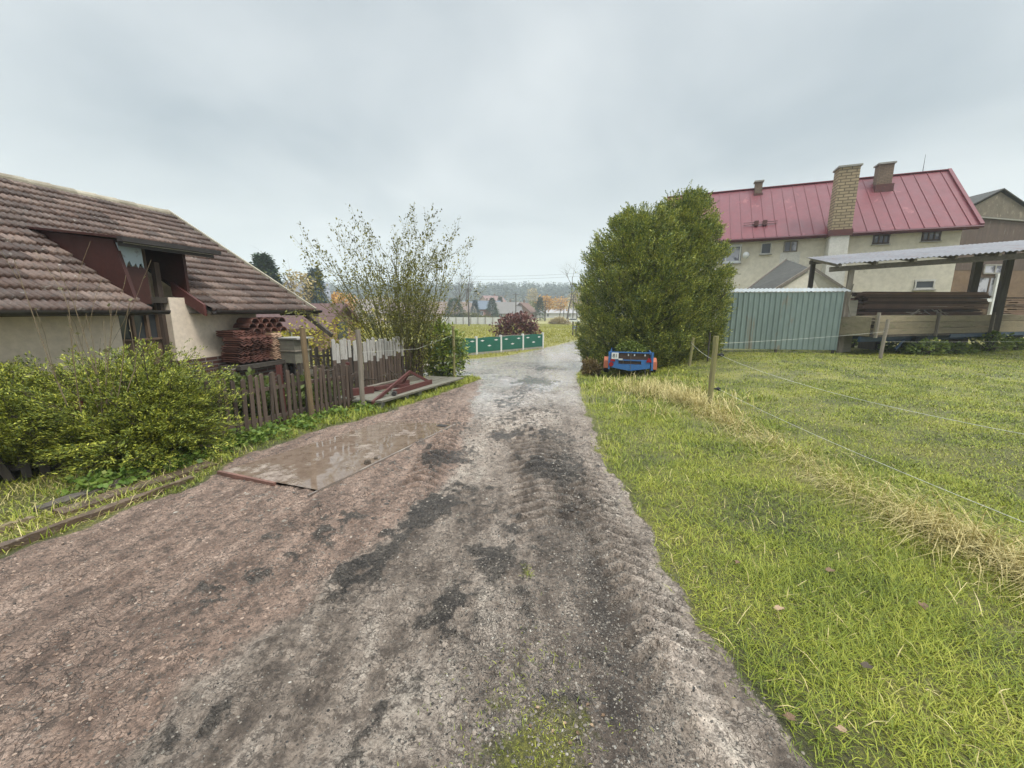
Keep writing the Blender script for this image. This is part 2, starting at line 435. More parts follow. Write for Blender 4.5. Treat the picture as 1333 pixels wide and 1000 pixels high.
M['brick_yellow'] = brickmat('yellow_chimney_brick', (.40, .31, .195), (.31, .24, .15), (.12, .095, .065), .42, .16, .024)
M['brick_small'] = brickmat('brown_chimney_brick', (.25, .175, .12), (.19, .135, .095), (.11, .09, .07), .25, .09, .014)

# ------------------------------------------------------------------ the ground: one height field, cut into road and ground
SLABP = [(p.x, p.y) for p in (G(287, 617), G(415, 641), G(593, 553), G(503, 547))]
def spread_axis(lo, hi, d, out_lo, out_hi, k):
    a = list(np.arange(lo, hi, d)); s = d; x = a[-1]
    while x < out_hi: s *= k; x += s; a.append(x)
    s = d; x = a[0]; b = []
    while x > out_lo: s *= k; x -= s; b.append(x)
    return np.array(b[::-1] + a)
gx = spread_axis(-3.6, 1.5, .014, -700, 700, 1.055)
gy = spread_axis(.9, 6.0, .014, -30, 960, 1.022)
GX, GY = np.meshgrid(gx, gy); GX = GX.ravel(); GY = GY.ravel()
nearm = (GY < 60) & (np.abs(GX) < 60)
D = np.full(GX.shape, -5.0); D[nearm] = road_d(GX[nearm], GY[nearm])
lat = GX - np.minimum(-1.95 + .33 * GY, -.72 - .03 * (GY - 3.7))                      # the line where red earth meets the old surface
nA = fbm(GX * 1.1, GY * .8, 5, 31); nB = fbm(GX * 4, GY * 3, 4, 41); nC = fbm(GX * 14, GY * 12, 4, 51); nD = fbm(GX * 40, GY * 40, 3, 61)
A_red = sstep(.12, -.06, lat + (nB - .5) * .45) * sstep(13, 10.5, GY)
A_red = np.maximum(A_red * .95, 0)
# remnants of dark asphalt: broken strips running along the lane
strip = np.exp(-((lat - .16 - (nB - .5) * .5) / .15) ** 2) * sstep(4.8, 3.6, GY) * (.45 + 1.0 * sstep(.36, .6, nA))
for (bx, by, rx, ry, s) in [(-.35,2.0,.17,.32,.9),(-.55,1.45,.2,.3,.7),(-.95,2.4,.18,.5,.9),(-.75,3.1,.16,.4,.9),(-.3,3.3,.3,.5,.6),(.35,4.2,.5,.45,.75),(-.75,4.6,.35,.4,.95),
                            (-1.3,4.4,.2,.25,.7),(.1,5.6,.8,.3,.8),(.3,7.0,.6,.6,.5),(.2,9.0,.45,1.3,.75),(.55,11.5,.45,1.2,.85),(1.3,15.5,.8,.9,.9),(-.9,6.2,.4,.3,.6),
                            (-.15,2.55,.25,.2,.6),(-1.7,2.2,.22,.5,.6),(-1.45,3.0,.3,.5,.55),(-1.1,13.6,.9,.25,.8)]:
    strip = np.maximum(strip, s * np.exp(-((((GX - bx) - .2 * (GY - by) + (nB - .5) * .5) / rx) ** 2 + ((GY - by + (nA - .5) * .8) / (ry * 1.25)) ** 2)))
A_asph = np.clip(strip * .80 + (nA - .5) * .95 + (nB - .5) * .75 + (nC - .5) * .8 + .015 - .05 * A_red + .17 * np.exp(-((GX - .42 - .05 * GY) / .3) ** 2) + .15 * np.exp(-((lat - .2) / .22) ** 2) * sstep(5, 3, GY), 0, 1) * (GY < 40)
A_tone = np.zeros_like(GX)     # paler packed stretches (+) and darker loose ones (-)
for (bx, by, rx, ry, s) in [(-.55,4.4,.38,1.3,1),(.98,3.6,.2,1.6,.9),(.84,1.5,.13,.7,.7),(-.45,1.35,.3,.45,.55),(-.1,2.2,.18,.3,.5),(.05,6.6,.7,1.0,.9),(.1,8.6,1.0,.8,.8),(-1.0,3.0,.2,.5,.5),(.3,11,.5,2,-.6),
                            (.45,1.6,.22,.9,-.8),(.55,3.2,.3,1.1,-.8),(.25,5.0,.5,.7,-.9),(-.95,1.5,.22,.5,-.5),(-.75,2.6,.2,.5,-.7),(.2,7.6,.5,.35,-.7),(-.35,3.2,.18,.5,-.5)]:
    A_tone += s * np.exp(-((((GX - bx) - .12 * (GY - by) + (nB - .5) * .35) / rx) ** 2 + ((GY - by + (nA - .5) * .6) / ry) ** 2))
A_tone = np.clip(A_tone, -1, 1)
A_grav = np.exp(-((GX - .42 - .05 * GY - (nB - .5) * .3) / .24) ** 2) * sstep(6.5, 4.2, GY)
A_grav = np.maximum(A_grav, .75 * np.exp(-((GX + .0) / .7) ** 2) * sstep(3.6, 1.4, GY) * (nA > .45))
A_grav = np.clip(A_grav + (nC - .5) * .55, 0, 1)
A_wet = np.clip(sstep(3.2, 9.5, GY) * (.85 + (nA - .45) * 1.3) * (1 - .8 * A_red) + .25 * (nA - .45), 0, 1)
A_wet = np.maximum(A_wet, .85 * np.exp(-((GX - .80 - .05 * (GY - 1)) / .13) ** 2) * sstep(3.5, 1.5, GY))
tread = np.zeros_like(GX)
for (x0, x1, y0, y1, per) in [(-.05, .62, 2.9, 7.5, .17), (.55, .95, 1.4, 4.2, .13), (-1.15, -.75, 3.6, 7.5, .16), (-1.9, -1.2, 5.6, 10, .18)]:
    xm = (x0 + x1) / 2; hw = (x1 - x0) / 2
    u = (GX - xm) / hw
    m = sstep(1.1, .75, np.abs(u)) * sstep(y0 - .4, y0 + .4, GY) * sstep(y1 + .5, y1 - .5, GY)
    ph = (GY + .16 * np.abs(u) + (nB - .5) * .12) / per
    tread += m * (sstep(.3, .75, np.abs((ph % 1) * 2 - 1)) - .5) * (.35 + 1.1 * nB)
A_patch = np.exp(-(((GX - .07 - (nB - .5) * .25) / .27) ** 2 + ((GY - 1.2 - (nC - .5) * .2) / .42) ** 2)) * .66   # grass growing in the road
A_groove_shade = np.clip(-tread * 1.6, 0, 1)  # mask of the tread grooves, for shade painted into the colour
A_patch = np.maximum(A_patch, .8 * np.exp(-(((GX - .1) / .035) ** 2 + ((GY - 2.32) / .05) ** 2)))
GZ = gz(GX, GY)
onroad = sstep(-.12, .12, D)
relief = (nB - .5) * .05 + (nC - .5) * .036 + (nD - .5) * .020
relief *= 1 - .85 * A_wet * sstep(5, 10, GY)
relief += -.02 * np.exp(-((GX - .82) / .2) ** 2) - .02 * np.exp(-((lat - .75) / .25) ** 2) * (GY < 12)
relief += tread * .048
relief += np.clip((A_asph - .42) * 12, 0, 1) * .013 * (.4 + nC)
relief += (A_grav > .5) * (nD - .4) * .012
fade = sstep(60, 20, GY)
# the rut, sunk level under the concrete slab so that it lies clear
GZ = GZ + onroad * relief * fade * sstep(-.5, .2, sdist(SLABP, GX, GY) * -1 + .25) - (1 - onroad) * (.03 + .05 * (1 - nB)) * fade * .4
slab_in = sdist(SLABP, GX, GY)
GZ = GZ - .10 * sstep(.02, .09, slab_in)
GRIDZ = GZ.reshape(len(gy), len(gx))
def hz(x, y):
    """height of the built ground"""
    x = np.atleast_1d(np.asarray(x, float)); y = np.atleast_1d(np.asarray(y, float))
    i = np.clip(np.searchsorted(gx, x) - 1, 0, len(gx) - 2); j = np.clip(np.searchsorted(gy, y) - 1, 0, len(gy) - 2)
    fx = np.clip((x - gx[i]) / (gx[i + 1] - gx[i]), 0, 1); fy = np.clip((y - gy[j]) / (gy[j + 1] - gy[j]), 0, 1)
    a = GRIDZ[j, i] * (1 - fx) + GRIDZ[j, i + 1] * fx; b = GRIDZ[j + 1, i] * (1 - fx) + GRIDZ[j + 1, i + 1] * fx
    return a * (1 - fy) + b * fy
def h1(x, y): return float(hz(x, y)[0])
A_road = sstep(-.10, .10, D)
dry = np.exp(-((GX - (3.45 + .04 * (GY - 4)) - (nB - .5) * .5) / .5) ** 2) * sstep(9.5, 7.5, GY) * (GX > 1)
A_dry = np.clip(dry + sstep(20, 35, GY) * (.25 + .5 * nA) + (nA - .55) * .6, 0, 1)

t = NT('terrain_surface')
n1, n2, n3 = t.noise(1.1, 5, .6), t.noise(7, 9, .68), t.noise(70, 5, .65)
n4 = t.noise(2.6, 8, .66, t.mapping((2.3, .55, 1), None, (0, 0, .2)))
mixn = t.math('MULTIPLY_ADD', t.math('SUBTRACT', n2, .5), 1.7, t.math('MULTIPLY', t.math('SUBTRACT', n3, .5), .6))
wv = t.n('ShaderNodeVectorMath', operation='ADD'); t.l(t.co, wv.inputs[0])
wn_ = t.n('ShaderNodeTexNoise'); wn_.inputs['Scale'].default_value = 9; wn_.inputs['Detail'].default_value = 3; t.l(t.co, wn_.inputs['Vector'])
wsc = t.n('ShaderNodeVectorMath', operation='SCALE'); t.l(wn_.outputs['Color'], wsc.inputs[0]); wsc.inputs['Scale'].default_value = .12; t.l(wsc.outputs[0], wv.inputs[1])
warp = wv.outputs[0]
crk = t.voro(13, warp, 'DISTANCE_TO_EDGE'); crk2 = t.voro(34, warp, 'DISTANCE_TO_EDGE'); cell = t.voro(34, warp, out='Color'); sc0 = t.n('ShaderNodeSeparateColor'); t.l(cell, sc0.inputs[0])
tn = t.math('ADD', t.math('MULTIPLY_ADD', n4, .55, t.math('MULTIPLY', n2, .45)), t.math('MULTIPLY', t.attr('tone'), .105))
dirt = t.ramp(tn, [(.345, (.06, .045, .035)), (.41, (.155, .118, .091)), (.48, (.30, .237, .186)), (.55, (.43, .35, .283)), (.66, (.56, .475, .39))])
redc = t.ramp(t.math('MULTIPLY_ADD', n4, .5, t.math('MULTIPLY', n2, .5)), [(.36, (.082, .051, .037)), (.44, (.215, .138, .101)), (.52, (.375, .252, .188)), (.64, (.54, .385, .30))])
c = t.mix(t.attr('red'), dirt, redc)
c = t.mix(t.ramp(n3, [(.36, .62), (.54, 0)]), c, (.07, .054, .04))
c = t.mix(1, c, t.ramp(sc0.outputs[0], [(0, .82), (1, 1.14)]), 'MULTIPLY')
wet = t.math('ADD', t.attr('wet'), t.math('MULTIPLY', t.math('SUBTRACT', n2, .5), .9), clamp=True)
c = t.mix(t.math('MULTIPLY', t.math('MULTIPLY', wet, wet), t.math('MULTIPLY', t.attr('pale'), .62)), c, (.46, .435, .415))  # sky sheen of the far wet lane, painted as a paler base colour
crf = t.math('MULTIPLY', t.ramp(crk2, [(.02, 1), (.07, 0)]), t.ramp(n2, [(.47, 0), (.60, .5)]))
crf = t.math('MAXIMUM', crf, t.math('MULTIPLY', t.ramp(crk, [(.01, 1), (.04, 0)]), t.ramp(n1, [(.50, 0), (.60, .6)])))
c = t.mix(crf, c, (.05, .037, .028))
c = t.mix(t.math('MULTIPLY', t.attr('groove_shade'), .85), c, (.06, .046, .035))  # grooves painted darker, since the relief alone shades them too faintly
nm_ = t.noise(17, 8, .75); c = t.mix(t.ramp(nm_, [(.40, .75), (.49, 0)]), c, (.07, .052, .04))
asp = t.ramp(t.math('MULTIPLY_ADD', n3, .5, t.math('MULTIPLY', n2, .5)), [(.42, (.014, .012, .011)), (.5, (.042, .036, .031)), (.60, (.13, .11, .09))])
af = t.ramp(t.math('ADD', t.attr('asph'), mixn), [(.40, 0), (.54, .92)])
c = t.mix(af, c, asp)
# embedded stones: two sizes, each cell its own tone
sc = {}
for k, (scale, lo, hi) in enumerate(((46, .26, .34), (110, .28, .36))):
    d = t.voro(scale); cc = t.voro(scale, out='Color')
    sp = t.n('ShaderNodeSeparateColor'); t.l(cc, sp.inputs[0])
    stone = t.ramp(sp.outputs[0], [(0, (.03, .028, .026)), (.35, (.10, .085, .07)), (.65, (.22, .185, .15)), (.9, (.33, .29, .235)), (1, (.5, .46, .4))])
    body = t.ramp(d, [(lo, 1), (hi, 0)])
    dens = t.math('ADD', t.math('MULTIPLY', t.attr('grav'), .95), .07 if k == 0 else .13)
    keep = t.math('LESS_THAN', sp.outputs[1], dens)
    f = t.math('MULTIPLY', body, keep); sc[k] = (f, d)
    c = t.mix(f, c, stone)
# pale flattened flecks (old paint, lime)
fl = t.ramp(t.voro(9), [(.10, 1), (.16, 0)]); sp = t.n('ShaderNodeSeparateColor'); t.l(t.voro(9, out='Color'), sp.inputs[0])
c = t.mix(t.math('MULTIPLY', t.math('MULTIPLY', fl, t.math('LESS_THAN', sp.outputs[2], .07)), t.ramp(n3, [(.45, 0), (.55, .8)])), c, (.5, .46, .36))


soil = t.ramp(n2, [(.35, (.055, .05, .024)), (.6, (.12, .105, .055))])
turf = t.mix(t.attr('far'), t.ramp(t.math('MULTIPLY_ADD', n3, .5, t.math('MULTIPLY', n1, .5)), [(.42, (.055, .06, .013)), (.5, (.13, .135, .02)), (.58, (.24, .225, .038))]), t.ramp(t.math('MULTIPLY_ADD', n2, .5, t.math('MULTIPLY', n1, .5)), [(.40, (.17, .165, .025)), (.5, (.27, .25, .035)), (.60, (.38, .33, .07))]))
drc = t.ramp(n2, [(.35, (.19, .165, .07)), (.6, (.36, .32, .15))])
gcol = t.mix(t.ramp(n3, [(.42, .55), (.58, 0)]), turf, soil)
gcol = t.mix(t.attr('dry'), gcol, drc)
rf = t.ramp(t.math('ADD', t.math('SUBTRACT', t.attr('road'), t.attr('patch')), t.math('MULTIPLY', mixn, .6)), [(.42, 0), (.58, 1)])
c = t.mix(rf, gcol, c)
rough = t.math('MULTIPLY_ADD', t.math('MAXIMUM', t.math('MULTIPLY', wet, rf), t.math('MULTIPLY', t.math('MULTIPLY', af, rf), .42)), -.74, t.math('MULTIPLY_ADD', n3, .3, .5), True)
hgt = t.math('MULTIPLY_ADD', n2, 1.0, t.math('MULTIPLY', n3, .35))
hgt = t.math('ADD', hgt, t.math('MULTIPLY', sc[0][0], .35)); hgt = t.math('ADD', hgt, t.math('MULTIPLY', sc[1][0], .18))
hgt = t.math('ADD', hgt, t.math('MULTIPLY', nm_, 1.1))
hgt = t.math('ADD', hgt, t.math('MULTIPLY', crf, -.8))
hgt = t.math('MULTIPLY', hgt, t.math('MULTIPLY_ADD', wet, -.9, 1))
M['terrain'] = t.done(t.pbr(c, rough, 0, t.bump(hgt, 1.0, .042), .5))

ncx, ncy = len(gx), len(gy)
ii, jj = np.meshgrid(np.arange(ncx - 1), np.arange(ncy - 1)); base = (jj * ncx + ii).ravel()
FQ = np.stack([base, base + 1, base + 1 + ncx, base + ncx], 1)
VV = np.stack([GX, GY, GZ], 1)
ATT = dict(red=A_red, asph=A_asph, grav=A_grav, wet=A_wet, patch=A_patch, groove_shade=A_groove_shade, tone=A_tone, pale=sstep(5, 10, GY), far=sstep(13, 22, GY), road=A_road, dry=A_dry)
isr = (D[FQ].mean(1) > 0)
def sub(F):
    u, inv = np.unique(F, return_inverse=True)
    return VV[u], inv.reshape(F.shape), {k: a[u] for k, a in ATT.items()}
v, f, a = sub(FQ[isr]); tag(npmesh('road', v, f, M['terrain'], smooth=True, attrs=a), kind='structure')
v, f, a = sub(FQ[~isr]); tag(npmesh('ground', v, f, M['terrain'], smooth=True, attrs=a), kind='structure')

# ------------------------------------------------------------------ loose stones on the road
def stones(n, xr, yr, smin, smax, keep, name, mat):
    x = rng.uniform(*xr, n); y = rng.uniform(*yr, n); k = keep(x, y); x, y = x[k], y[k]; n = len(x)
    s = smin + (smax - smin) * rng.random(n) ** 3
    th = rng.uniform(0, 6.28, n)
    T = np.array([(1,0,0),(.45,.8,0),(-.55,.75,0),(-1,0,.05),(-.4,-.8,0),(.6,-.7,0),(.5,.2,.6),(-.3,.4,.65),(-.3,-.35,.55)])
    V = T[None] * (1 + rng.normal(0, .18, (n, 9, 3)))
    V = V * s[:, None, None] * np.stack([np.ones(n), rng.uniform(.55, 1, n), rng.uniform(.35, .9, n)], 1)[:, None]
    c, si = np.cos(th)[:, None], np.sin(th)[:, None]
    V = np.stack([V[..., 0] * c - V[..., 1] * si, V[..., 0] * si + V[..., 1] * c, V[..., 2]], 2)
    V += np.stack([x, y, hz(x, y) + s * .02], 1)[:, None]
    tri = np.array([(0,1,6),(1,7,6),(1,2,7),(2,3,7),(3,8,7),(3,4,8),(4,5,8),(5,6,8),(5,0,6),(6,7,8)])
    F = (np.arange(n)[:, None, None] * 9 + tri[None]).reshape(-1, 3)
    return tag(npmesh(name, V.reshape(-1, 3), F, mat), kind='stuff')
t = NT('stone_mix')
sc_ = t.ramp(t.island(), [(0, (.03, .028, .027)), (.45, (.10, .088, .075)), (.75, (.2, .17, .14)), (.97, (.27, .235, .19)), (1, (.42, .39, .34))])
M['stones'] = t.done(t.pbr(t.mix(t.ramp(t.noise(80), [(.4, 0), (.7, .4)]), sc_, (.1, .08, .06)), .75, 0, None, .4))
def kgrav(x, y):
    g = np.exp(-((x - .42 - .05 * y) / .28) ** 2) + .22 + .5 * np.exp(-((x - .1) / .6) ** 2) * sstep(3.5, 1.2, y)
    return (rng.random(len(x)) < g * fbm(x * 4, y * 4, 3, 77) * 1.7) & (sdist(ROAD, x, y) > -.08) & (sdist(SLABP, x, y) < -.03)
stones(30000, (-2.2, 1.15), (.95, 3.0), .0025, .010, kgrav, 'gravel', M['stones'])
stones(16000, (-3.2, 1.2), (3.0, 8.0), .005, .022, kgrav, 'gravel', M['stones'])
def kred(x, y): return (x < -1.95 + .33 * y) & (sdist(ROAD, x, y) > .05) & (rng.random(len(x)) < fbm(x * 3, y * 3, 3, 88) ** 2 * 2) & (sdist(SLABP, x, y) < -.03)
t = NT('earth_clod'); M['clods'] = t.done(t.pbr(t.ramp(t.island(), [(0, (.10, .065, .048)), (.7, (.22, .15, .11)), (1, (.36, .27, .21))]), .85, 0, None, .3))
stones(20000, (-3.6, .2), (1.0, 6.5), .003, .013, kred, 'earth_clods', M['clods'])

# ------------------------------------------------------------------ grass
M['grass'] = leaf('grass_blade', [(.045, .068, .010), (.125, .165, .017), (.245, .28, .028), (.39, .385, .06), (.46, .40, .13)], .12, .5, .8, 1.1)
M['straw'] = leaf('dry_grass_blade', [(.24, .20, .07), (.42, .35, .14), (.60, .50, .23), (.72, .62, .34)], .15, .6, .5, 1.5)
M['weed'] = leaf('weed_leaf', [(.05, .09, .015), (.10, .17, .025), (.17, .24, .04), (.28, .29, .07)], .3, .5, .5, 2)
M['turf_far'] = leaf('meadow_blade', [(.17, .175, .025), (.25, .25, .035), (.35, .33, .06), (.44, .39, .13)], .3, .6, .8, .35)
NOGO = []          # footprints where no grass stands: filled as things are placed
def grass(name, xr, yr, dens, L, W, mat, keep=None, lean=(.1, .9), curve=(.2, .9), head=None, clump=0):
    n = int((xr[1] - xr[0]) * (yr[1] - yr[0]) * dens)
    x = rng.uniform(*xr, n); y = rng.uniform(*yr, n)
    k = road_d(x, y) < rng.normal(-.03, .05, n) if keep is None else keep(x, y)
    if clump: k &= rng.random(n) < np.clip((fbm(x * clump, y * clump, 3, 91) - .25) * 2.4, .38, 1)
    x, y = x[k], y[k]; n = len(x)
    P = np.stack([x, y, hz(x, y) - .005], 1)
    l = rng.uniform(*L, n) * (.6 + .8 * fbm(x * 1.7, y * 1.7, 3, 33)); w = rng.uniform(*W, n)
    hd = rng.uniform(0, 6.283, n) if head is None else rng.normal(head[0], head[1], n)
    V, F = blades(P, l, w, hd, rng.uniform(*lean, n), rng.uniform(*curve, n))
    return V, F, n
def grass_obj(name, sets, mat):
    V = []; F4 = []; F3 = []; b = 0
    for v, f, n in sets:
        V.append(v); F4.append(f[0] + b); F3.append(f[1] + b); b += len(v)
    return tag(npmesh(name, np.concatenate(V), [np.concatenate(F4), np.concatenate(F3)], mat), kind='stuff')
vis = lambda x, y: (np.abs(x) < 1.42 * y + 2.0)
def kR(x, y): return (road_d(x, y) < rng.normal(-.03, .05, len(x)) - .16 * rng.random(len(x)) ** 3) & vis(x, y)
S = []
S.append(grass('', (.9, 3.7), (.9, 2.6), 12500, (.03, .10), (.002, .0048), 0, kR, (.5, 1.45), (.1, .8), None, 3))
S.append(grass('', (.9, 4.6), (2.6, 4.6), 7000, (.03, .10), (.003, .006), 0, kR, (.5, 1.4), (.1, .8), None, 2.6))
S.append(grass('', (.9, 4.2), (4.6, 8), 3000, (.04, .12), (.0045, .009), 0, kR, (.4, 1.35), (.2, .9), None, 2))
S.append(grass('', (1.1, 5.5), (8, 14), 650, (.06, .17), (.009, .018), 0, kR, (.3, 1.2), (.2, .9), None, 1.5))
kF = lambda x, y: (x > 3.3) & vis(x, y)
S.append(grass('', (3.3, 8), (2.2, 6), 3600, (.025, .065), (.005, .009), 0, kF, (.4, 1.3), (.2, .8), None, 2))
S.append(grass('', (3.3, 14), (6, 10), 1900, (.03, .075), (.007, .012), 0, kF, (.4, 1.3), (.2, .8), None, 1.6))
S.append(grass('', (4, 24), (10, 17), 620, (.035, .085), (.010, .018), 0, kF, (.4, 1.2), (.2, .8), None, 1.2))
# left: strip along fence and kerb, the yard, the corner
kL = lambda x, y: (road_d(x, y) < -.04) & vis(x, y) & (y < 13.2) & (x > -9)
S.append(grass('', (-5.5, -2.4), (2.2, 6), 1700, (.04, .13), (.004, .009), 0, kL, (.2, 1.1), (.2, .9), None, 2.2))
S.append(grass('', (-4.6, -.7), (6, 13.2), 900, (.05, .16), (.007, .013), 0, kL, (.2, 1.0), (.2, .9)))
kP = lambda x, y: rng.random(len(x)) < .9 * np.exp(-(((x - .07) / .24) ** 2 + ((y - 1.2) / .36) ** 2)) + 3 * np.exp(-(((x - .1) / .03) ** 2 + ((y - 2.32) / .04) ** 2))
S.append(grass('', (-.5, .65), (.8, 2.4), 11000, (.010, .036), (.0016, .004), 0, kP, (.4, 1.4), (.2, .9), None, 6))
grass_obj('grass', S, M['grass'])
S = []
kM = lambda x, y: (road_d(x, y) < -.1) & (x > -.6 * y) & (x < .6 * y)
S.append(grass('', (-9, 14), (19, 40), 80, (.06, .18), (.02, .04), 0, kM, (.1, .8)))
S.append(grass('', (-22, 22), (40, 100), 18, (.12, .28), (.05, .10), 0, lambda x, y: (x > -.45 * y) & (x < .35 * y), (.1, .8)))
grass_obj('meadow_grass', S, M['turf_far'])
# long dry grass leaning over along the field wire
S = []
kD = lambda x, y: (rng.random(len(x)) < np.exp(-((x - (3.45 + .04 * (y - 4))) / .21) ** 2) * np.clip(fbm(x * 1.5, y * 1.1, 3, 99) * 2.6 - .4, .15, 1)) & vis(x, y)
S.append(grass('', (2.7, 4.3), (1.6, 4.6), 2600, (.22, .55), (.003, .007), 0, kD, (.6, 1.4), (.3, 1.0), (3.5, .8)))
S.append(grass('', (2.8, 4.5), (4.6, 8.6), 1300, (.22, .5), (.005, .01), 0, kD, (.5, 1.35), (.3, 1.0), (3.5, .9)))
kD2 = lambda x, y: rng.random(len(x)) < np.exp(-(((x - 3.3) / .9) ** 2 + ((y - 8.7) / 1.6) ** 2)) * np.clip(fbm(x * 1.3, y * 1.3, 3, 98) * 2.4 - .6, 0, 1)
S.append(grass('', (1.6, 5.4), (6.5, 12.5), 620, (.2, .42), (.008, .015), 0, kD2, (.1, 1.1), (.3, 1.0)))
kD3 = lambda x, y: (rng.random(len(x)) < .2 * fbm(x * 2, y * 2, 2, 97)) & (road_d(x, y) < -.02) & vis(x, y)
S.append(grass('', (1, 4), (.9, 6), 900, (.05, .16), (.003, .006), 0, kD3, (.6, 1.4), (.1, .6)))
S.append(grass('', (3.5, 20), (2.5, 15), 25, (.04, .10), (.006, .012), 0, kF, (.8, 1.5), (.1, .6)))
kD4 = lambda x, y: (road_d(x, y) < -.04) & vis(x, y)
S.append(grass('', (-5.2, -2.8), (2.2, 5), 420, (.06, .2), (.003, .007), 0, kD4, (.6, 1.4), (.2, .8)))
grass_obj('dry_grass', S, M['straw'])
# ================================================================== LEFT: the tiled cottage
EV = Vector((.237, .972, 0)).normalized(); PV = Vector((-EV.y, EV.x, 0)); EC = Vector((-4.848, 9.6, 1.6)); TP = .596
def C(s, q, z): return EC - EV * s + PV * q + Vector((0, 0, z - 1.6))
def Rf(s, q, n=0): # on the roof plane, lifted n along its normal
    nv = (-PV * TP + Vector((0, 0, 1))).normalized(); return C(s, q, 1.6 + q * TP) + nv * n
cott = thing('cottage', 'low cream cottage with a brown tiled roof and a door under a rusty dormer', 'house', C(4, 4, -.55))
# tiles, each its own piece of the roof covering
TW, LEN = .32, 9.92; prof_n = 21
def tile_rows():
    V = []; F = []; b = 0
    rows = 17; dq = 4.02 / rows
    us = np.linspace(0, 1, prof_n)
    prof = .5 + .5 * np.cos(us * 8 * np.pi + .6); prof = prof ** 1.4 * .028
    for j in range(rows):
        q0 = j * dq - .05; q1 = q0 + dq + .10
        for i in range(31):
            s0 = -.14 + i * TW
            qm = (q0 + q1) / 2
            if 2.36 < s0 + TW / 2 < 3.46 and qm < 2.08: continue
            jl = random.uniform(-.006, .006); js = random.uniform(-.004, .004)
            top = []; mid = []; lip = []
            for k, u in enumerate(us):
                s = s0 + u * TW * 1.01 + js
                lip.append(Rf(s, q0 + jl, .012 + prof[k])); mid.append(Rf(s, q0 + jl, .054 + prof[k])); top.append(Rf(s, q1 + jl, -.004 + prof[k]))
            V += [tuple(p) for p in lip + mid + top]
            for r in range(2):
                for k in range(prof_n - 1):
                    F.append((b + r * prof_n + k, b + r * prof_n + k + 1, b + (r + 1) * prof_n + k + 1, b + (r + 1) * prof_n + k))
            b += 3 * prof_n
    return np.array(V), np.array(F)
t = NT('clay_tile')
tc_ = t.ramp(t.island(), [(0, (.045, .025, .018)), (.35, (.078, .045, .034)), (.7, (.118, .072, .055)), (1, (.19, .13, .103))])
tc_ = t.mix(t.ramp(t.noise(1.4, 7, .7), [(.48, 0), (.72, .6)]), tc_, (.19, .145, .12))
tc_ = t.mix(t.ramp(t.noise(14, 6, .7), [(.5, 0), (.62, .75)]), tc_, (.055, .045, .04))
tc_ = t.mix(t.ramp(t.noise(5, 7, .75), [(.6, 0), (.68, .7)]), tc_, (.34, .31, .27))
M['tile'] = t.done(t.pbr(tc_, t.math('MULTIPLY_ADD', t.noise(9), .4, .28), 0, t.bump(t.noise(70, 4), .35, .006), .3))
v, f = tile_rows()
roof = npmesh('roof', v, f, M['tile'], cott, smooth=False)
mb = MB()   # boarding under the tiles (front in two lengths beside the dormer gap, and the far slope)
for (s0, s1, q0, q1) in ((-.14, 2.4, -.02, 4.0), (3.42, 9.78, -.02, 4.0), (2.4, 3.42, 2.1, 4.0)):
    mb.slab([Rf(s0, q0, -.03), Rf(s1, q0, -.03), Rf(s1, q1, -.03), Rf(s0, q1, -.03)], (0, 0, -.04))
mb.slab([C(-.14, 4.0, 1.6 + 4 * TP), C(9.78, 4.0, 1.6 + 4 * TP), C(9.78, 8.05, 1.57), C(-.14, 8.05, 1.57)], (0, 0, -.05))
mb.build('roof_boarding', M['wood_dark'], cott)
mb = MB()   # ridge caps
for i in range(27):
    s0 = -.16 + i * .37; pts = []
    for k, s in enumerate((s0, s0 + .40)):
        for a in np.linspace(-.15, math.pi + .15, 8):
            r = .125 if k == 0 else .108
            pts.append(C(s, 4.02 - math.cos(a) * r, 1.6 + 4.02 * TP - .015 + math.sin(a) * r * .9))
    mb.add(pts, [(k, k + 1, 8 + k + 1, 8 + k) for k in range(7)] + [tuple(range(8))])
M['ridge'] = surf('ridge_cap_clay', (.38, .35, .27), (.26, .22, .16), 4, .8, .3, 40, isl=.2)
mb.build('ridge_cap', M['ridge'], roof)
mb = MB(); mb.k = 0    # verge strip on the far gable
mb.bar(Rf(-.17, -.06, .05), Rf(-.17, 4.05, .05), .05, .10, up=(0, 0, 1)); mb.build('verge_strip', M['ridge'], roof)
mb = MB(); mb.bar(Rf(-.13, -.02, -.06), Rf(-.13, 4.0, -.06), .03, .15); mb.bar(C(-.13, 4, 1.6 + 4 * TP - .1), C(-.13, 8, 1.5), .03, .15); mb.build('barge_board', M['wood_dark'], cott)
# walls
def wall_seg(s0, s1, z0, z1, q=.5, th=.3):
    return [C(s0, q, z0), C(s1, q, z0), C(s1, q + th, z0), C(s0, q + th, z0)], (0, 0, z1 - z0)
mb = MB()
mb.slab(*wall_seg(1.0, 2.74, .72, 1.82, .45)); mb.slab(*wall_seg(3.52, 9.5, .72, 1.82, .45))
gp = [C(1.0, .76, .72), C(1.0, 7.5, .72), C(1.0, 7.5, 1.8), C(1.0, 4, 1.6 + 4 * TP - .12), C(1.0, .76, 1.6 + .76 * TP - .12)]
mb.slab(gp, EV * -.3); mb.slab(*wall_seg(1.3, 9.5, .72, 1.7, 7.2))
mb.build('wall', M['plaster'], cott)
mb = MB()
mb.slab(*wall_seg(.97, 2.74, -.7, .72, .42, .34)); mb.slab(*wall_seg(3.52, 9.5, -.7, .72, .42, .34))
mb.slab([C(.97, .78, -.7), C(1.3, .78, -.7), C(1.3, 7.5, -.7), C(.97, 7.5, -.7)], (0, 0, 1.42))
mb.build('plinth', M['brick_dark'], cott)
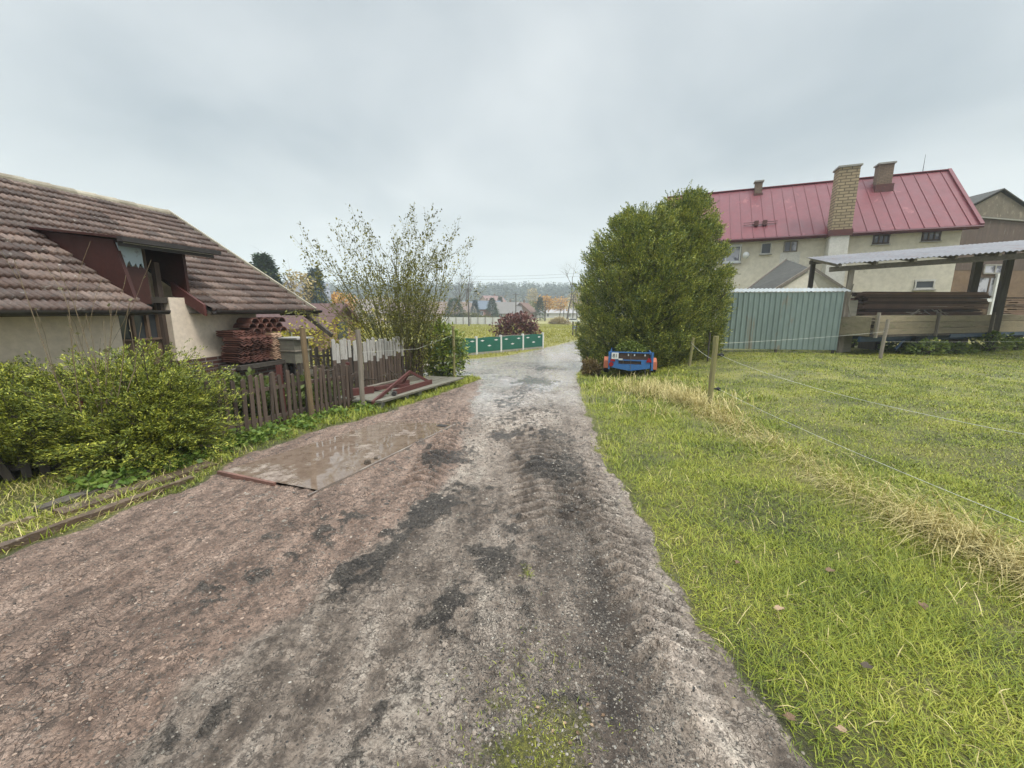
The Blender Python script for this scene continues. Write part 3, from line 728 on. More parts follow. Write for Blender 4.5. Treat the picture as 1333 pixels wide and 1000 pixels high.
# soffit and gutters
mb = MB(); mb.slab([C(-.1, -.02, 1.555), C(2.42, -.02, 1.555), C(2.42, .46, 1.56), C(-.1, .46, 1.56)], (0, 0, -.02))
mb.slab([C(3.44, -.02, 1.555), C(9.5, -.02, 1.555), C(9.5, .46, 1.56), C(3.44, .46, 1.56)], (0, 0, -.02)); mb.build('soffit', M['wood_dark'], cott)
for s0, s1 in ((-.32, 2.4), (3.18, 9.6)):
    mb = MB(); n = 9; vs = []; fs = []
    for k, s in enumerate((s0, s1)):
        for a in np.linspace(math.pi, 2 * math.pi, n): vs.append(C(s, -.10 + math.cos(a) * .065, 1.60 + math.sin(a) * .065))
        for a in np.linspace(2 * math.pi, math.pi, n): vs.append(C(s, -.10 + math.cos(a) * .057, 1.60 + math.sin(a) * .057))
    N = 2 * n; mb.add(vs, [(k, (k + 1) % N, N + (k + 1) % N, N + k) for k in range(N)] + [tuple(range(N - 1, -1, -1)), tuple(range(N, 2 * N))])
    mb.build('gutter', M['metal_dark'], cott)
# dormer over the door
t = NT('flaking_blue_panel')
pf = t.ramp(t.math('ADD', t.noise(5, 6, .7), t.math('MULTIPLY', t.n('ShaderNodeSeparateXYZ').outputs[0], 0)), [(.2, 0), (.25, 1)])
M['blue_panel'] = t.done(t.pbr(t.mix(t.ramp(t.noise(7, 6, .7), [(.55, 0), (.62, 1)]), (.34, .42, .47), (.2, .22, .23)), .5, 0, t.bump(t.noise(20), .2, .01)))
dor = MB()
dor.slab([C(3.42, .16, 1.62), C(3.42, .44, 2.66), C(3.42, 2.12, 2.88), C(3.42, 2.22, 2.92)], EV * .05)
cheek = dor.build('dormer_cheek', M['metal_red'], cott)
mb = MB(); mb.slab([C(2.37, .42, 1.84), C(2.37, .42, 2.62), C(2.37, 2.0, 2.80)], EV * -.05); mb.build('dormer_cheek', M['metal_red'], cott)
# narrow front panel beside the door: paint flaked to pale blue at the top
mb = MB(); mb.slab([C(3.41, .40, 1.70), C(3.05, .40, 1.70), C(3.05, .40, 2.28), C(3.41, .40, 2.28)], PV * .03); fp = mb.build('front_panel', M['metal_red'], cott)
mb = MB(); rr = []
xs = np.linspace(3.38, 3.08, 12)
low = [C(s, .397, 2.30 + .05 * math.sin(i * 2.1) + random.uniform(-.03, .03)) for i, s in enumerate(xs)]
mb.slab(low + [C(3.08, .397, 2.62), C(3.40, .397, 2.62)], PV * .03); mb.build('bare_patch', M['blue_panel'], fp)
mb = MB(); mb.slab([C(3.5, .22, 2.66), C(1.98, .22, 2.66), C(1.98, 2.15, 2.885), C(3.5, 2.15, 2.885)], (0, 0, .035)); dr = mb.build('dormer_roof', M['metal_red'], cott)
mb = MB(); mb.bar(C(3.52, .15, 2.645), C(1.95, .15, 2.645), .11, .07, j=0); mb.bar(C(3.5, .225, 2.60), C(2.0, .225, 2.60), .02, .10); mb.build('dormer_gutter', M['metal_dark'], dr)
mb = MB(); mb.bar(C(3.44, .205, 2.615), C(2.02, .205, 2.615), .015, .03); mb.build('drip_edge', M['concrete_white'], dr)
mb = MB(); mb.slab([C(2.47, .04, 1.5), C(2.47, .04, 1.7), C(2.47, .72, 2.10), C(2.47, .72, 1.86)], EV * .045); mb.build('verge_board', M['rust'], cott)
mb = MB(); mb.slab([C(3.45, .04, 1.52), C(3.45, .04, 1.66), C(3.45, .5, 1.93), C(3.45, .5, 1.79)], EV * -.03); mb.build('verge_board', M['rust'], cott)
# dark recess behind the door line: side walls, lintel and floor of the loft passage
mb = MB(); mb.slab([C(2.42, 1.95, 1.8), C(3.4, 1.95, 1.8), C(3.4, 1.95, 2.84), C(2.42, 1.95, 2.84)], PV * .04)
mb.slab([C(2.42, .6, 1.76), C(3.4, .6, 1.76), C(3.4, 1.95, 1.76), C(2.42, 1.95, 1.76)], (0, 0, .05))
mb.slab([C(2.76, .8, -.4), C(3.5, .8, -.4), C(3.5, .8, 1.76), C(2.76, .8, 1.76)], PV * .04)
mb.slab([C(2.44, .47, 1.72), C(3.52, .47, 1.72), C(3.52, .6, 1.72), C(2.44, .6, 1.72)], (0, 0, .1)); mb.build('door_surround', M['wood_dark'], cott)
mb = MB()
mb.bar(C(2.77, .60, -.4), C(2.77, .60, 2.4), .07, .1); mb.bar(C(3.49, .60, -.4), C(3.49, .60, 1.8), .07, .1); mb.bar(C(2.95, .58, 1.7), C(2.95, .58, 2.6), .05, .06); mb.build('door_frame', M['wood_brown'], cott)
M['door_wood'] = surf('worn_door_wood', (.2, .135, .09), (.12, .08, .055), 2.5, .75, .5, 14, stretch=(6, 6, .6), c3=(.3, .27, .23), c3at=.64)
mb = MB(); mb.slab([C(2.8, .66, -.4), C(3.46, .66, -.4), C(3.46, .66, 1.1), C(2.8, .66, 1.1)], PV * .04)
for s in (2.82, 3.0, 3.22, 3.44): mb.bar(C(s, .65, 1.1), C(s, .65, 1.74), .05, .045)
mb.bar(C(2.8, .645, 1.12), C(3.46, .645, 1.12), .07, .03)
door = mb.build('door', M['door_wood'], cott)
mb = MB(); mb.slab([C(2.8, .68, 1.1), C(3.46, .68, 1.1), C(3.46, .68, 1.8), C(2.8, .68, 1.8)], PV * .01); mb.build('pane', M['glass'], door)
# eave strut at the open corner
mb = MB(); mb.bar(C(.0, .1, 1.52), C(.0, -.62, 1.02), .07, .09); mb.bar(C(.12, -.05, 1.50), C(-.25, -.05, 1.50), .09, .09); mb.bar(C(.0, -.05, 1.53), C(0, .75, 1.53), .08, .1); mb.build('eave_strut', M['wood_dark'], cott)

# ---- tiles piled under the eave
M['tile_red'] = surf('stacked_red_tile', (.15, .06, .043), (.08, .035, .027), 5, .75, .3, 40, isl=.35, c3=(.36, .3, .24), c3at=.64)
M['tile_pale'] = surf('pale_stacked_tile', (.42, .29, .2), (.33, .21, .14), 5, .75, .3, 40, isl=.3)
bz = .60
ped = thing('pile_stand', 'low dark timber stand carrying the piled roof tiles beside the cottage wall', 'stand', C(1.55, -.1, 0))
for s in (1.0, 1.55, 2.05):
    mb = MB(); mb.box(C(s, -.1, .16), (.24, .5, .74), Matrix.Rotation(-.24, 3, 'Z'), .01); mb.build('brick_pier', M['brick_dark'], ped)
mb = MB()
for q in (-.3, -.1, .1): mb.bar(C(.85, q, bz - .06), C(2.25, q, bz - .06), .12, .07, j=.006)
mb.build('deck_board', M['wood_dark'], ped)
rz = math.atan2(EV.y, EV.x)
def tile_proto(name, mat, label, group):
    mb = MB(); n = 9; vs = []
    for z in (0, .022):
        for j in (0, 1):
            for k in range(n):
                u = k / (n - 1); vs.append((-.2 + .4 * j, -.13 + .26 * u, z + .016 * math.cos(u * 4 * math.pi)))
    fs = []
    for k in range(n - 1):
        fs += [(k, n + k, n + k + 1, k + 1), (2 * n + k, 2 * n + k + 1, 3 * n + k + 1, 3 * n + k), (k, k + 1, 2 * n + k + 1, 2 * n + k), (n + k, 3 * n + k, 3 * n + k + 1, n + k + 1)]
    fs += [(0, 2 * n, 3 * n, n), (n - 1, 2 * n - 1, 4 * n - 1, 3 * n - 1)]
    mb.add(vs, fs); o = mb.build(name, mat); return tag(o, label, 'roof tile', group)
TL = dict(a=('red roof tile lying flat in the tall dark pile against the cottage wall', 'tiles piled flat'),
          b=('paler roof tile edge-on in the pile behind the grey wooden box', 'pale tiles stacked edge-on'),
          c=('curved red roof tile standing on top of the pile under the eave', 'curved tiles on top of the pile'))
pa = tile_proto('roof_tile', M['tile_red'], *TL['a']); pb = tile_proto('roof_tile', M['tile_pale'], *TL['b'])
mb = MB()
n = 10; prof = [(math.cos(a) * .10, math.sin(a) * .10) for a in np.linspace(0, math.pi, n)] + [(math.cos(a) * .082, math.sin(a) * .082) for a in np.linspace(math.pi, 0, n)]
vs = [(y, x, z) for y in (-.19, .19) for x, z in prof]; N = 2 * n
mb.add(vs, [(k, (k + 1) % N, N + (k + 1) % N, N + k) for k in range(N)] + [tuple(range(N)), tuple(range(2 * N - 1, N - 1, -1))])
pc = tag(mb.build('roof_tile', M['tile_red']), TL['c'][0], 'roof tile', TL['c'][1])
used = {}
def put_tile(p, key, loc, rz_, ry=0):
    o = p if not used.get(key) else p.copy()
    if used.get(key): COL.objects.link(o)
    used[key] = 1; o.location = loc; o.rotation_euler = (random.uniform(-.02, .02), ry, rz_ + random.uniform(-.05, .05))
for lv in range(12):
    off = .05 * math.sin(lv * .5)
    for k in range(3):
        put_tile(pa, 'a', C(1.98 - .25 * k + random.uniform(-.02, .02), -.02 + off * .9 + random.uniform(-.03, .03), bz + .01 + lv * .041), rz + math.pi / 2)
for lv in range(13):
    for k in range(1):
        put_tile(pb, 'b', C(1.25 + random.uniform(-.015, .015), -.05 + random.uniform(-.02, .02), bz + .005 + lv * .041), rz + math.pi / 2, 0)
for r_ in range(3):
    for k in range(4):
        put_tile(pc, 'c', C(1.57 - .215 * k + (r_ % 2) * .1 + random.uniform(-.02, .02), .06 + random.uniform(-.01, .01), bz + .56 + r_ * .098), rz + math.pi / 2 + math.pi)
for k in range(3):
    for lv in range(3): put_tile(pa, 'a', C(1.96 - .25 * k, .1, bz + .50 + lv * .041), rz + math.pi / 2)
# grey wooden box on the stand
bxp = C(1.02, -.46, .50)
bx = thing('wooden_box', 'weathered grey wooden hive box with a flat lid in front of the tile pile', 'box', bxp)
Rz = Matrix.Rotation(-.35, 3, 'Z')
mb = MB(); mb.box(bxp + Vector((0, 0, .13)), (.42, .36, .24), Rz, .004); mb.build('lower_box', M['wood_board'], bx)
mb = MB(); mb.box(bxp + Vector((-.01, 0, .40)), (.44, .37, .22), Rz, .004); mb.build('upper_box', M['wood_board'], bx)
mb = MB(); mb.box(bxp + Vector((.03, 0, .525)), (.60, .44, .03), Rz, .004); mb.build('lid', M['concrete'], bx)
mb = MB(); mb.box(bxp + Vector((0, 0, .27)), (.50, .40, .028), Rz, .003); mb.build('shelf', M['wood_grey'], bx)
st = thing('box_stand', 'short timber stand under the weathered grey wooden box', 'stand', C(1.02, -.46, -.4))
mb = MB()
for sx in (-.15, .15):
    for sy in (-.13, .13): mb.bar(bxp + Vector((sx, sy, -1.0)), bxp + Vector((sx, sy, 0)), .07, .07)
mb.build('leg', M['wood_dark'], st); st.children[0]['kind'] = 'stuff'

# ================================================================== fences and posts on the left
def picket_run(name, label, path, h, w, gap, mat, group=None, posts=(), lean=.04, tip=None, tipfrac=.4, zoff=.02, railz=(.2, .75), skip=0):
    """pickets nailed along a path; each picket, rail and post its own part"""
    pts = [Vector((p[0], p[1], 0)) for p in path]
    f = thing(name, label, 'fence', (pts[0].x, pts[0].y, h1(pts[0].x, pts[0].y)), group)
    L = [0]
    for a, b in zip(pts, pts[1:]): L.append(L[-1] + (b - a).length)
    def pos(d):
        for i in range(len(pts) - 1):
            if d <= L[i + 1] or i == len(pts) - 2:
                t_ = (d - L[i]) / (L[i + 1] - L[i]); return pts[i].lerp(pts[i + 1], t_), (pts[i + 1] - pts[i]).normalized()
    d = 0
    while d < L[-1]:
        p, dr_ = pos(d); nrm = Vector((dr_.y, -dr_.x, 0)); z = h1(p.x, p.y) + zoff
        hh = h * random.uniform(.92, 1.05); ln = dr_ * random.gauss(0, lean) * hh + nrm * random.gauss(0, lean * .7) * hh
        ww = w * random.uniform(.85, 1.1)
        if random.random() > skip:
            def pk(z0, z1, m, nm, par, pw=ww, th=.022, top=True):
                mb = MB(); a0 = Vector((p.x, p.y, z)) + ln * z0 + Vector((0, 0, hh * z0)); a1 = Vector((p.x, p.y, z)) + ln * z1 + Vector((0, 0, hh * z1))
                x = dr_ * pw / 2; y = nrm * th / 2
                vs = [a0 - x - y, a0 + x - y, a0 + x + y, a0 - x + y, a1 - x - y, a1 + x - y, a1 + x + y, a1 - x + y]
                fs = [(3, 2, 1, 0), (0, 1, 5, 4), (1, 2, 6, 5), (2, 3, 7, 6), (3, 0, 4, 7)]
                if top:
                    k = Vector((0, 0, pw * .35)) + dr_ * random.uniform(-.01, .01); vs += [(a1 - y) + k, (a1 + y) + k]
                    fs += [(4, 5, 8), (6, 7, 9), (5, 6, 9, 8), (7, 4, 8, 9)]
                else: fs.append((4, 5, 6, 7))
                mb.add(vs, fs); return mb.build(nm, m, par)
            o = pk(0, 1, mat, 'picket', f)
            if tip: pk(1 - tipfrac * random.uniform(.8, 1.1), 1.004, tip, 'pale_picket_end', o, ww * 1.02, .026)
        d += (w + gap) * random.uniform(.9, 1.1)
    for k in railz:
        for i in range(len(pts) - 1):
            mb = MB(); a, b = pts[i], pts[i + 1]; n_ = Vector(((b - a).y, -(b - a).x, 0)).normalized() * -.035
            mb.bar(a + n_ + Vector((0, 0, h1(a.x, a.y) + k * h)), b + n_ + Vector((0, 0, h1(b.x, b.y) + k * h)), .035, .06, j=.006); mb.build('rail', mat, f)
    for d, hh in posts:
        p, dr_ = pos(d); mb = MB(); mb.box((p.x - .06, p.y, h1(p.x, p.y) + hh / 2 - .1), (.07, .07, hh + .2), None, .006); mb.build('post', M['rust'], f)
    return f
random.seed(5)
picket_run('picket_fence', 'low fence of uneven brown pickets behind the puddled slab', [(-4.15, 5.35), (-3.85, 5.9), (-3.5, 6.8), (-3.1, 7.75)], .84, .055, .05, M['wood_brown'], None, ((1.1, .98), (2.55, .9)), .022)
picket_run('picket_fence', 'taller brown picket fence with whitish upper ends behind the red frame', [(-4.1, 9.15), (-3.55, 9.8), (-3.0, 10.9)], 1.25, .085, .012, M['wood_brown'], None, (), .012, surf('flaked_white_picket_paint', (.5, .49, .46), (.33, .31, .28), 4, .8, .3, 30, stretch=(6, 6, .8), c3=(.14, .11, .09), c3at=.56), .38)
picket_run('picket_fence', 'brown picket fence end hidden among laurel leaves beyond the whitish pickets', [(-2.95, 11.0), (-2.7, 11.9)], 1.05, .07, .02, M['wood_brown'], None, (), .03)
picket_run('picket_fence', 'leaning dark pickets half buried under the juniper hedge', [(-6.4, 3.6), (-5.1, 4.35), (-4.55, 4.85), (-4.15, 5.35)], .68, .085, .06, M['wood_dark'], None, ((.9, .85), (1.7, .8)), .12)
picket_run('picket_fence', 'distant black picket fence in front of the yellow bushes', [(-7.2, 12.0), (-5.2, 12.6), (-3.4, 13.6)], 1.05, .07, .05, M['wood_dark'], None, (), .03)

def round_post(label, u, v, h, r, mat, lean=(0, 0), cat='post', name='wooden_post'):
    p = G(u, v); b = Vector((p.x, p.y, h1(p.x, p.y)))
    mb = MB(); k = 6; pts = [b + Vector((lean[0] * t_, lean[1] * t_, -.1 + (h + .1) * t_)) + Vector((random.uniform(-.008, .008), random.uniform(-.008, .008), 0)) for t_ in np.linspace(0, 1, k)]
    mb.tube(pts, [r * random.uniform(.92, 1.06) for _ in pts], 9)
    o = mb.build(name, mat, origin=b, smooth=False); return tag(o, label, cat), b
PA, pA = round_post('thick yellowed wooden post beside the low picket fence', 407, 546, 1.56, .048, M['wood_post'], (-.03, 0))
PB, pB = round_post('greyish wooden post at the near corner of the platform', 473, 531, 1.52, .05, M['wood_grey'], (0, 0))
PC, pC = round_post('slim mossy wooden post where the side lane joins', 591, 493, 1.62, .045, M['wood_moss'], (.02, 0))
mb = MB(); q = pA + Vector((-.03, 0, 1.2)); w_ = [pC + Vector((0, 0, 1.35)), (pC + pB) / 2 + Vector((0, 0, 1.05)), pB + Vector((0, 0, 1.1))]
mb.tube(w_, .003, 4); tag(mb.build('fence_wire', M['wire'], origin=pC), 'slack pale wire strung between the two farther left posts', 'wire')

# ---- platform with the red frame
pl0, pl1, pl2 = G(497, 531), G(602, 498), G(456, 523)
ax = (pl1 - pl0); ax.z = 0; Lp = ax.length; ax.normalize(); ay = Vector((-ax.y, ax.x, 0)); Wp = .95
zp0, zp1 = h1(pl0.x, pl0.y) + .15, h1(pl1.x, pl1.y) + .15
def PL(a, b, z=0): p = pl0 + ax * a + ay * b; return Vector((p.x, p.y, zp0 + (zp1 - zp0) * a / Lp + z))
plat = thing('timber_platform', 'low platform of old boards on blocks carrying the red frame', 'platform', PL(1.6, .5, -.15))
for b in (.06, .30, .54, .78, .95):
    mb = MB(); mb.bar(PL(-.05 + random.uniform(-.05, .05), b), PL(Lp + random.uniform(-.1, .05), b), .20, .035, j=.008); mb.build('board', M['wood_board'], plat)
for a in (.1, 1.0, 1.55, 2.3, 3.0):
    mb = MB(); mb.box(PL(a, .5, -.11), (.14, .9, .16), Matrix.Rotation(math.atan2(ay.y, ay.x) - math.pi / 2, 3, 'Z'), .01); mb.build('block', M['concrete'], plat)
fr = thing('steel_frame', 'rust-red steel drawbar frame lying on the timber platform', 'frame', PL(1.2, .5, .02))
mb = MB(); mb.bar(PL(-.12, .12, -.02), PL(1.75, .42, .38), .045, .065); mb.build('raised_bar', M['rust'], fr)
mb = MB(); mb.bar(PL(.62, .12, .07), PL(2.35, .20, .07), .05, .11); mb.build('side_beam', M['rust'], fr)
mb = MB(); mb.bar(PL(.5, .80, .06), PL(2.2, .75, .06), .05, .10); mb.build('side_beam', M['rust'], fr)
mb = MB(); mb.bar(PL(.85, .75, .09), PL(1.35, .20, .12), .05, .07); mb.build('cross_bar', M['rust'], fr)
mb = MB(); mb.bar(PL(.05, .88, .09), PL(.7, .70, .08), .06, .16); mb.build('cross_bar', M['rust'], fr)
mb = MB(); mb.bar(PL(1.72, .42, .38), PL(2.25, .25, .10), .045, .06); mb.bar(PL(1.72, .42, .38), PL(1.9, .7, .1), .04, .05); mb.build('leg', M['rust'], fr)
mb = MB(); mb.lathe(PL(.52, .05, .07), [(.03, -.05), (.05, -.05), (.05, .05), (.03, .05)], 10, 'y'); mb.build('pin', M['metal_dark'], fr)
for a, b, l in ((2.35, .6, 'green-grey timber offcut lying behind the red frame'),):
    mb = MB(); mb.bar(PL(.9, .98, .05), PL(2.9, .9, .08), .10, .12, j=.01); tag(mb.build('timber_offcut', M['wood_beam'], origin=PL(.9, .98)), l, 'timber')

# ---- the wet slab
sp_ = [G(287, 617), G(415, 641), G(593, 553), G(503, 547)]
zs = [h1(p.x, p.y) for p in sp_]
S0, S1, S2, S3 = [Vector((p.x, p.y, 0)) for p in sp_]
def road_z(p): return float(gz(p.x, p.y))
ctr_ = (S0 + S1 + S2 + S3) / 4
def out_z(p):      # ground level just outside a corner
    q = p + (p - ctr_).normalized() * .12
    return float(np.mean(hz(q.x + np.array([-.06, 0, .06, 0]), q.y + np.array([0, -.06, 0, .06]))))
top = [Vector((p.x, p.y, out_z(p) + dz)) for p, dz in ((S0, .03), (S1, .012), (S2, .02), (S3, .0))]
slab_o = thing('concrete_slab', 'rain-wet steel-edged slab let into the ground beside the lane', 'slab', (S1.x, S1.y, top[1].z))
t = NT('wet_slab')
n1, n2 = t.noise(1.3, 6, .6), t.noise(9, 8, .65)
pud = t.ramp(t.math('MULTIPLY_ADD', n1, .75, t.math('MULTIPLY', n2, .25)), [(.53, 1), (.60, 0)])
c = t.ramp(n2, [(.35, (.12, .085, .066)), (.5, (.225, .17, .135)), (.68, (.32, .255, .205))])
c = t.mix(t.ramp(t.noise(55, 5, .7), [(.56, 0), (.64, .8)]), c, (.4, .34, .28))
c = t.mix(t.math('MULTIPLY', pud, .6), c, (.13, .088, .06))
M['slab'] = t.done(t.pbr(c, t.math('MULTIPLY_ADD', pud, -.67, .70), 0, t.bump(t.math('MULTIPLY', t.math('ADD', n2, t.noise(60)), t.math('SUBTRACT', 1, pud)), .55, .012), .55))
n = 60; vs = []; fs = []
for j in range(n + 1):
    for i in range(n + 1):
        a = top[0].lerp(top[1], i / n); b = top[3].lerp(top[2], i / n); p = a.lerp(b, j / n)
        p.z += .003 * (float(fbm(p.x * 3, p.y * 3, 3, 71)) - .5); vs.append(p)
for j in range(n):
    for i in range(n): k = j * (n + 1) + i; fs.append((k, k + 1, k + n + 2, k + n + 1))
V_ = np.array(vs); npmesh('slab_top', V_, np.array(fs), M['slab'], slab_o, smooth=True)
mb = MB(); d_ = Vector((0, 0, .022))
mb.bar(top[1] + Vector((-.05, -.1, -.02)), top[2] + Vector((.02, .03, .000)), .022, .036); mb.build('steel_edge', surf('worn_steel_edge', (.30, .26, .22), (.13, .10, .085), 4, .5, .3, 30), slab_o)
mb = MB(); mb.bar(top[0] + Vector((-.02, .0, -.01)), top[0].lerp(top[1], .6) + Vector((0, -.03, -.012)), .03, .045); mb.build('rusty_edge', surf('rusty_edge_steel', (.24, .12, .09), (.12, .065, .05), 4, .7, .4, 30), slab_o)
mb = MB(); mb.box(top[2].lerp(top[3], .1).lerp(top[1], .03) + Vector((-.05, -.05, .012)), (.15, .09, .006), Matrix.Rotation(-.4, 3, 'Z')); mb.build('lifting_slot', M['metal_dark'], slab_o)
def clod(p, r, label, mat):
    mb = MB(); n_ = 7; prof = [(r * math.cos(a) * random.uniform(.85, 1.1), r * .7 * (math.sin(a) + .6)) for a in np.linspace(-.6, 1.4, 6)]
    mb.lathe(p, prof, n_); mb.v = [(x + random.uniform(-.2, .2) * r, y + random.uniform(-.2, .2) * r, z + random.uniform(-.1, .1) * r) for x, y, z in mb.v]
    tag(mb.build('stone', mat, origin=p), label, 'stone')
clod(top[0].lerp(top[1], .93).lerp(top[2], .28) + Vector((0, 0, -.006)), .045, 'dark lump of stone near the steel edge of the slab', M['bark'])
clod(top[0].lerp(top[1], .9).lerp(top[2], .34) + Vector((0, 0, -.004)), .025, 'smaller dark pebble just beyond the dark lump on the slab', M['bark'])

# ---- sleepers and kerb board by the juniper
M['wood_wet'] = surf('wet_brown_beam', (.15, .10, .065), (.075, .052, .037), 2, .5, .6, 12, stretch=(3, 3, 6), c3=(.24, .19, .14), c3at=.58)
def beam(name, uv0, uv1, w, h, mat, label, cat, lift=0):
    a, b = G(*uv0), G(*uv1); a.z = h1(a.x, a.y) + h / 2 + lift; b.z = h1(b.x, b.y) + h / 2 + lift
    N = 14; mb = MB(); d = (b - a).normalized(); n_ = Vector((-d.y, d.x, 0)); vs = []
    for i in range(N + 1):
        p = a.lerp(b, i / N)
        for sx, sz in ((-1, -1), (1, -1), (1, 1), (-1, 1)): vs.append(p + n_ * (sx * w / 2 + random.uniform(-.01, .01)) + Vector((0, 0, sz * h / 2 + random.uniform(-.008, .008))))
    fs = [(i * 4 + k, i * 4 + (k + 1) % 4, i * 4 + 4 + (k + 1) % 4, i * 4 + 4 + k) for i in range(N) for k in range(4)] + [(3, 2, 1, 0), tuple(N * 4 + k for k in range(4))]
    mb.add(vs, fs); return tag(mb.build(name, mat, origin=a), label, cat)
random.seed(8)
beam('kerb_board', (-20, 722), (250, 624), .06, .10, M['wood_wet'], 'mossy kerb board edging the reddish dirt below the juniper', 'kerb', -.045)
beam('timber_beam', (75, 668), (276, 604), .17, .07, M['wood_wet'], 'split wet timber beam nearest the kerb board below the juniper', 'timber', -.03)
beam('timber_beam', (48, 664), (232, 606), .12, .09, M['wood_dark'], 'darker timber beam lying behind the split wet beam', 'timber', -.04)
beam('timber_pole', (-10, 694), (44, 676), .05, .05, M['bark_pale'], 'short pale pole lying in the grass left of the beams', 'pole')

# ================================================================== planting on the left
M['juniper'] = leaf('juniper_scale', [(.028, .05, .013), (.09, .122, .022), (.21, .245, .032), (.44, .44, .06), (.68, .62, .16)], .1, .55, .6, 3)
def juniper(label, bases, arms, name='juniper_bush'):
    """arms spread from the foot, rise and nod; feathery twigs sit along their outer part"""
    P = []; Dd = []; Sz = []; b = Vector((bases[0][0], bases[0][1], h1(bases[0][0], bases[0][1]))); mb = MB()
    for (bx_, by_, Lr, el0, el1, az0, az1) in bases:
        zb = h1(bx_, by_)
        for k in range(arms):
            az = random.uniform(az0, az1); el = random.uniform(el0, el1); L = Lr * random.uniform(.55, 1.08) * (.8 + .2 * math.cos(el))
            d = Vector((math.cos(az) * math.cos(el), math.sin(az) * math.cos(el), math.sin(el)))
            s0 = Vector((bx_ + random.uniform(-.18, .18), by_ + random.uniform(-.12, .12), zb + random.uniform(0, .12)))
            pts = [s0]; dd = d.copy(); seg = 7
            for i in range(seg):
                dd = (dd + Vector((random.gauss(0, .07), random.gauss(0, .07), .07 if i < 3 else -.10))).normalized(); pts.append(pts[-1] + dd * (L / seg))
            mb.tube(pts, [.018 * (1 - .85 * i / seg) for i in range(seg + 1)], 4, False)
            n = int(30 * L / .9)
            for q in range(n):
                t_ = .25 + .75 * (q + random.random()) / n; i = min(int(t_ * seg), seg - 1); p = pts[i].lerp(pts[i + 1], t_ * seg - i); ad = (pts[i + 1] - pts[i]).normalized()
                w = .13 * (1 - .5 * t_); P.append((p.x + random.gauss(0, w), p.y + random.gauss(0, w), p.z + random.gauss(0, w * .45)))
                Dd.append((ad.x + random.gauss(0, .45), ad.y + random.gauss(0, .45), ad.z * .6 + .22 + random.gauss(0, .22))); Sz.append(random.uniform(.10, .21))
    o = thing(name, label, 'bush', b)
    V, F = sprays(np.array(P), np.array(Dd), np.array(Sz), 18, .21, .5, .3, asp=.17)
    npmesh('foliage', V, F, M['juniper'], o); mb.build('stem', M['bark'], o); return o
random.seed(21); PI2 = 6.283
juniper('wide yellow-green juniper spreading over the dark pickets in front of the door', [(-4.6, 4.75, 1.15, .4, 1.35, 0, PI2), (-4.4, 4.72, .9, .1, .8, -2.6, .4), (-4.9, 5.0, 1.5, .6, 1.45, 0, PI2), (-4.6, 5.1, 1.1, .5, 1.3, 0, PI2)], 105)
juniper('yellow-green juniper at the left edge with dark gaps beneath', [(-5.9, 4.6, 1.35, .55, 1.4, 0, PI2), (-5.5, 4.5, 1.0, .6, 1.2, -2.8, .6), (-6.6, 4.6, 1.4, .4, 1.4, 0, PI2)], 90)
M['conifer_low'] = leaf('low_conifer', [(.04, .065, .02), (.09, .12, .03), (.15, .18, .045), (.22, .23, .07)], .25, .55, .6, 3)
def low_bush(name, label, c, r, n, mat, size, cat='bush', m=7, lsize=.4, up=.4, grp=None):
    c = np.array(c, float); zb = h1(c[0], c[1]); o = thing(name, label, cat, (c[0], c[1], zb), grp)
    u = unit(rng.normal(0, 1, (n, 3))); u[:, 2] = np.abs(u[:, 2])
    lump = .7 + .6 * fbm(u[:, 0] * 2 + c[0], u[:, 1] * 2 + u[:, 2] * 2.5, 3, 19)[:, None]
    p = np.array([c[0], c[1], zb]) + u * np.array(r) * rng.uniform(.2, 1, (n, 1)) ** .5 * lump
    V, F = sprays(p, unit(u + np.array([0, 0, up]) + rng.normal(0, .35, (n, 3))), rng.uniform(*size, n), m, lsize)
    npmesh('foliage', V, F, mat, o)
    mb = MB()
    for _ in range(8):
        d = Vector(u[random.randrange(n)]); mb.tube([(c[0] + random.uniform(-.06, .06), c[1] + random.uniform(-.06, .06), zb - .03), (c[0] + d.x * r[0] * .4, c[1] + d.y * r[1] * .4, zb + d.z * r[2] * .5), (c[0] + d.x * r[0] * .8, c[1] + d.y * r[1] * .8, zb + d.z * r[2] * .85)], [.022, .015, .006], 4, False)
    mb.build('stem', M['bark'], o); return o
low_bush('conifer_bush', 'low spreading green conifer below the tile pile', (-4.9, 7.1), (.95, .6, .62), 1500, M['conifer_low'], (.14, .26))
low_bush('conifer_bush', 'small green conifer right of the low conifer by the thick yellowed post', (-4.15, 8.0), (.55, .5, .5), 700, M['conifer_low'], (.12, .24))
# bare sapling between the junipers
o = thing('bare_sapling', 'tall bare grey stems rising between the two junipers', 'shrub', (-4.75, 4.35, h1(-4.75, 4.35)))
mb = MB(); tips = []; random.seed(4)
for k in range(9):
    a = random.uniform(0, 6.28); sp = random.uniform(.05, .42)
    grow(mb, (-4.75 + .06 * math.cos(a), 4.4 + .06 * math.sin(a), h1(-4.75, 4.4)), (math.cos(a) * sp - .08, math.sin(a) * sp, 1), random.uniform(1.6, 2.4), .009, 1, tips, 6, 2, .05, .03, .35, .35, 5, .4)
mb.build('stem', M['bark_pale'], o)
tp = [x for x in tips if x[2] == 0][::5]; P = np.array([x[0] for x in tp]); Dd = np.array([x[1] for x in tp])
V, F = leaflets(P, Dd + rng.normal(0, .5, P.shape), rng.uniform(.03, .06, len(P))); npmesh('foliage', V, F, leaf('sapling_leaf', [(.14, .13, .06), (.24, .22, .11)], .3), o)
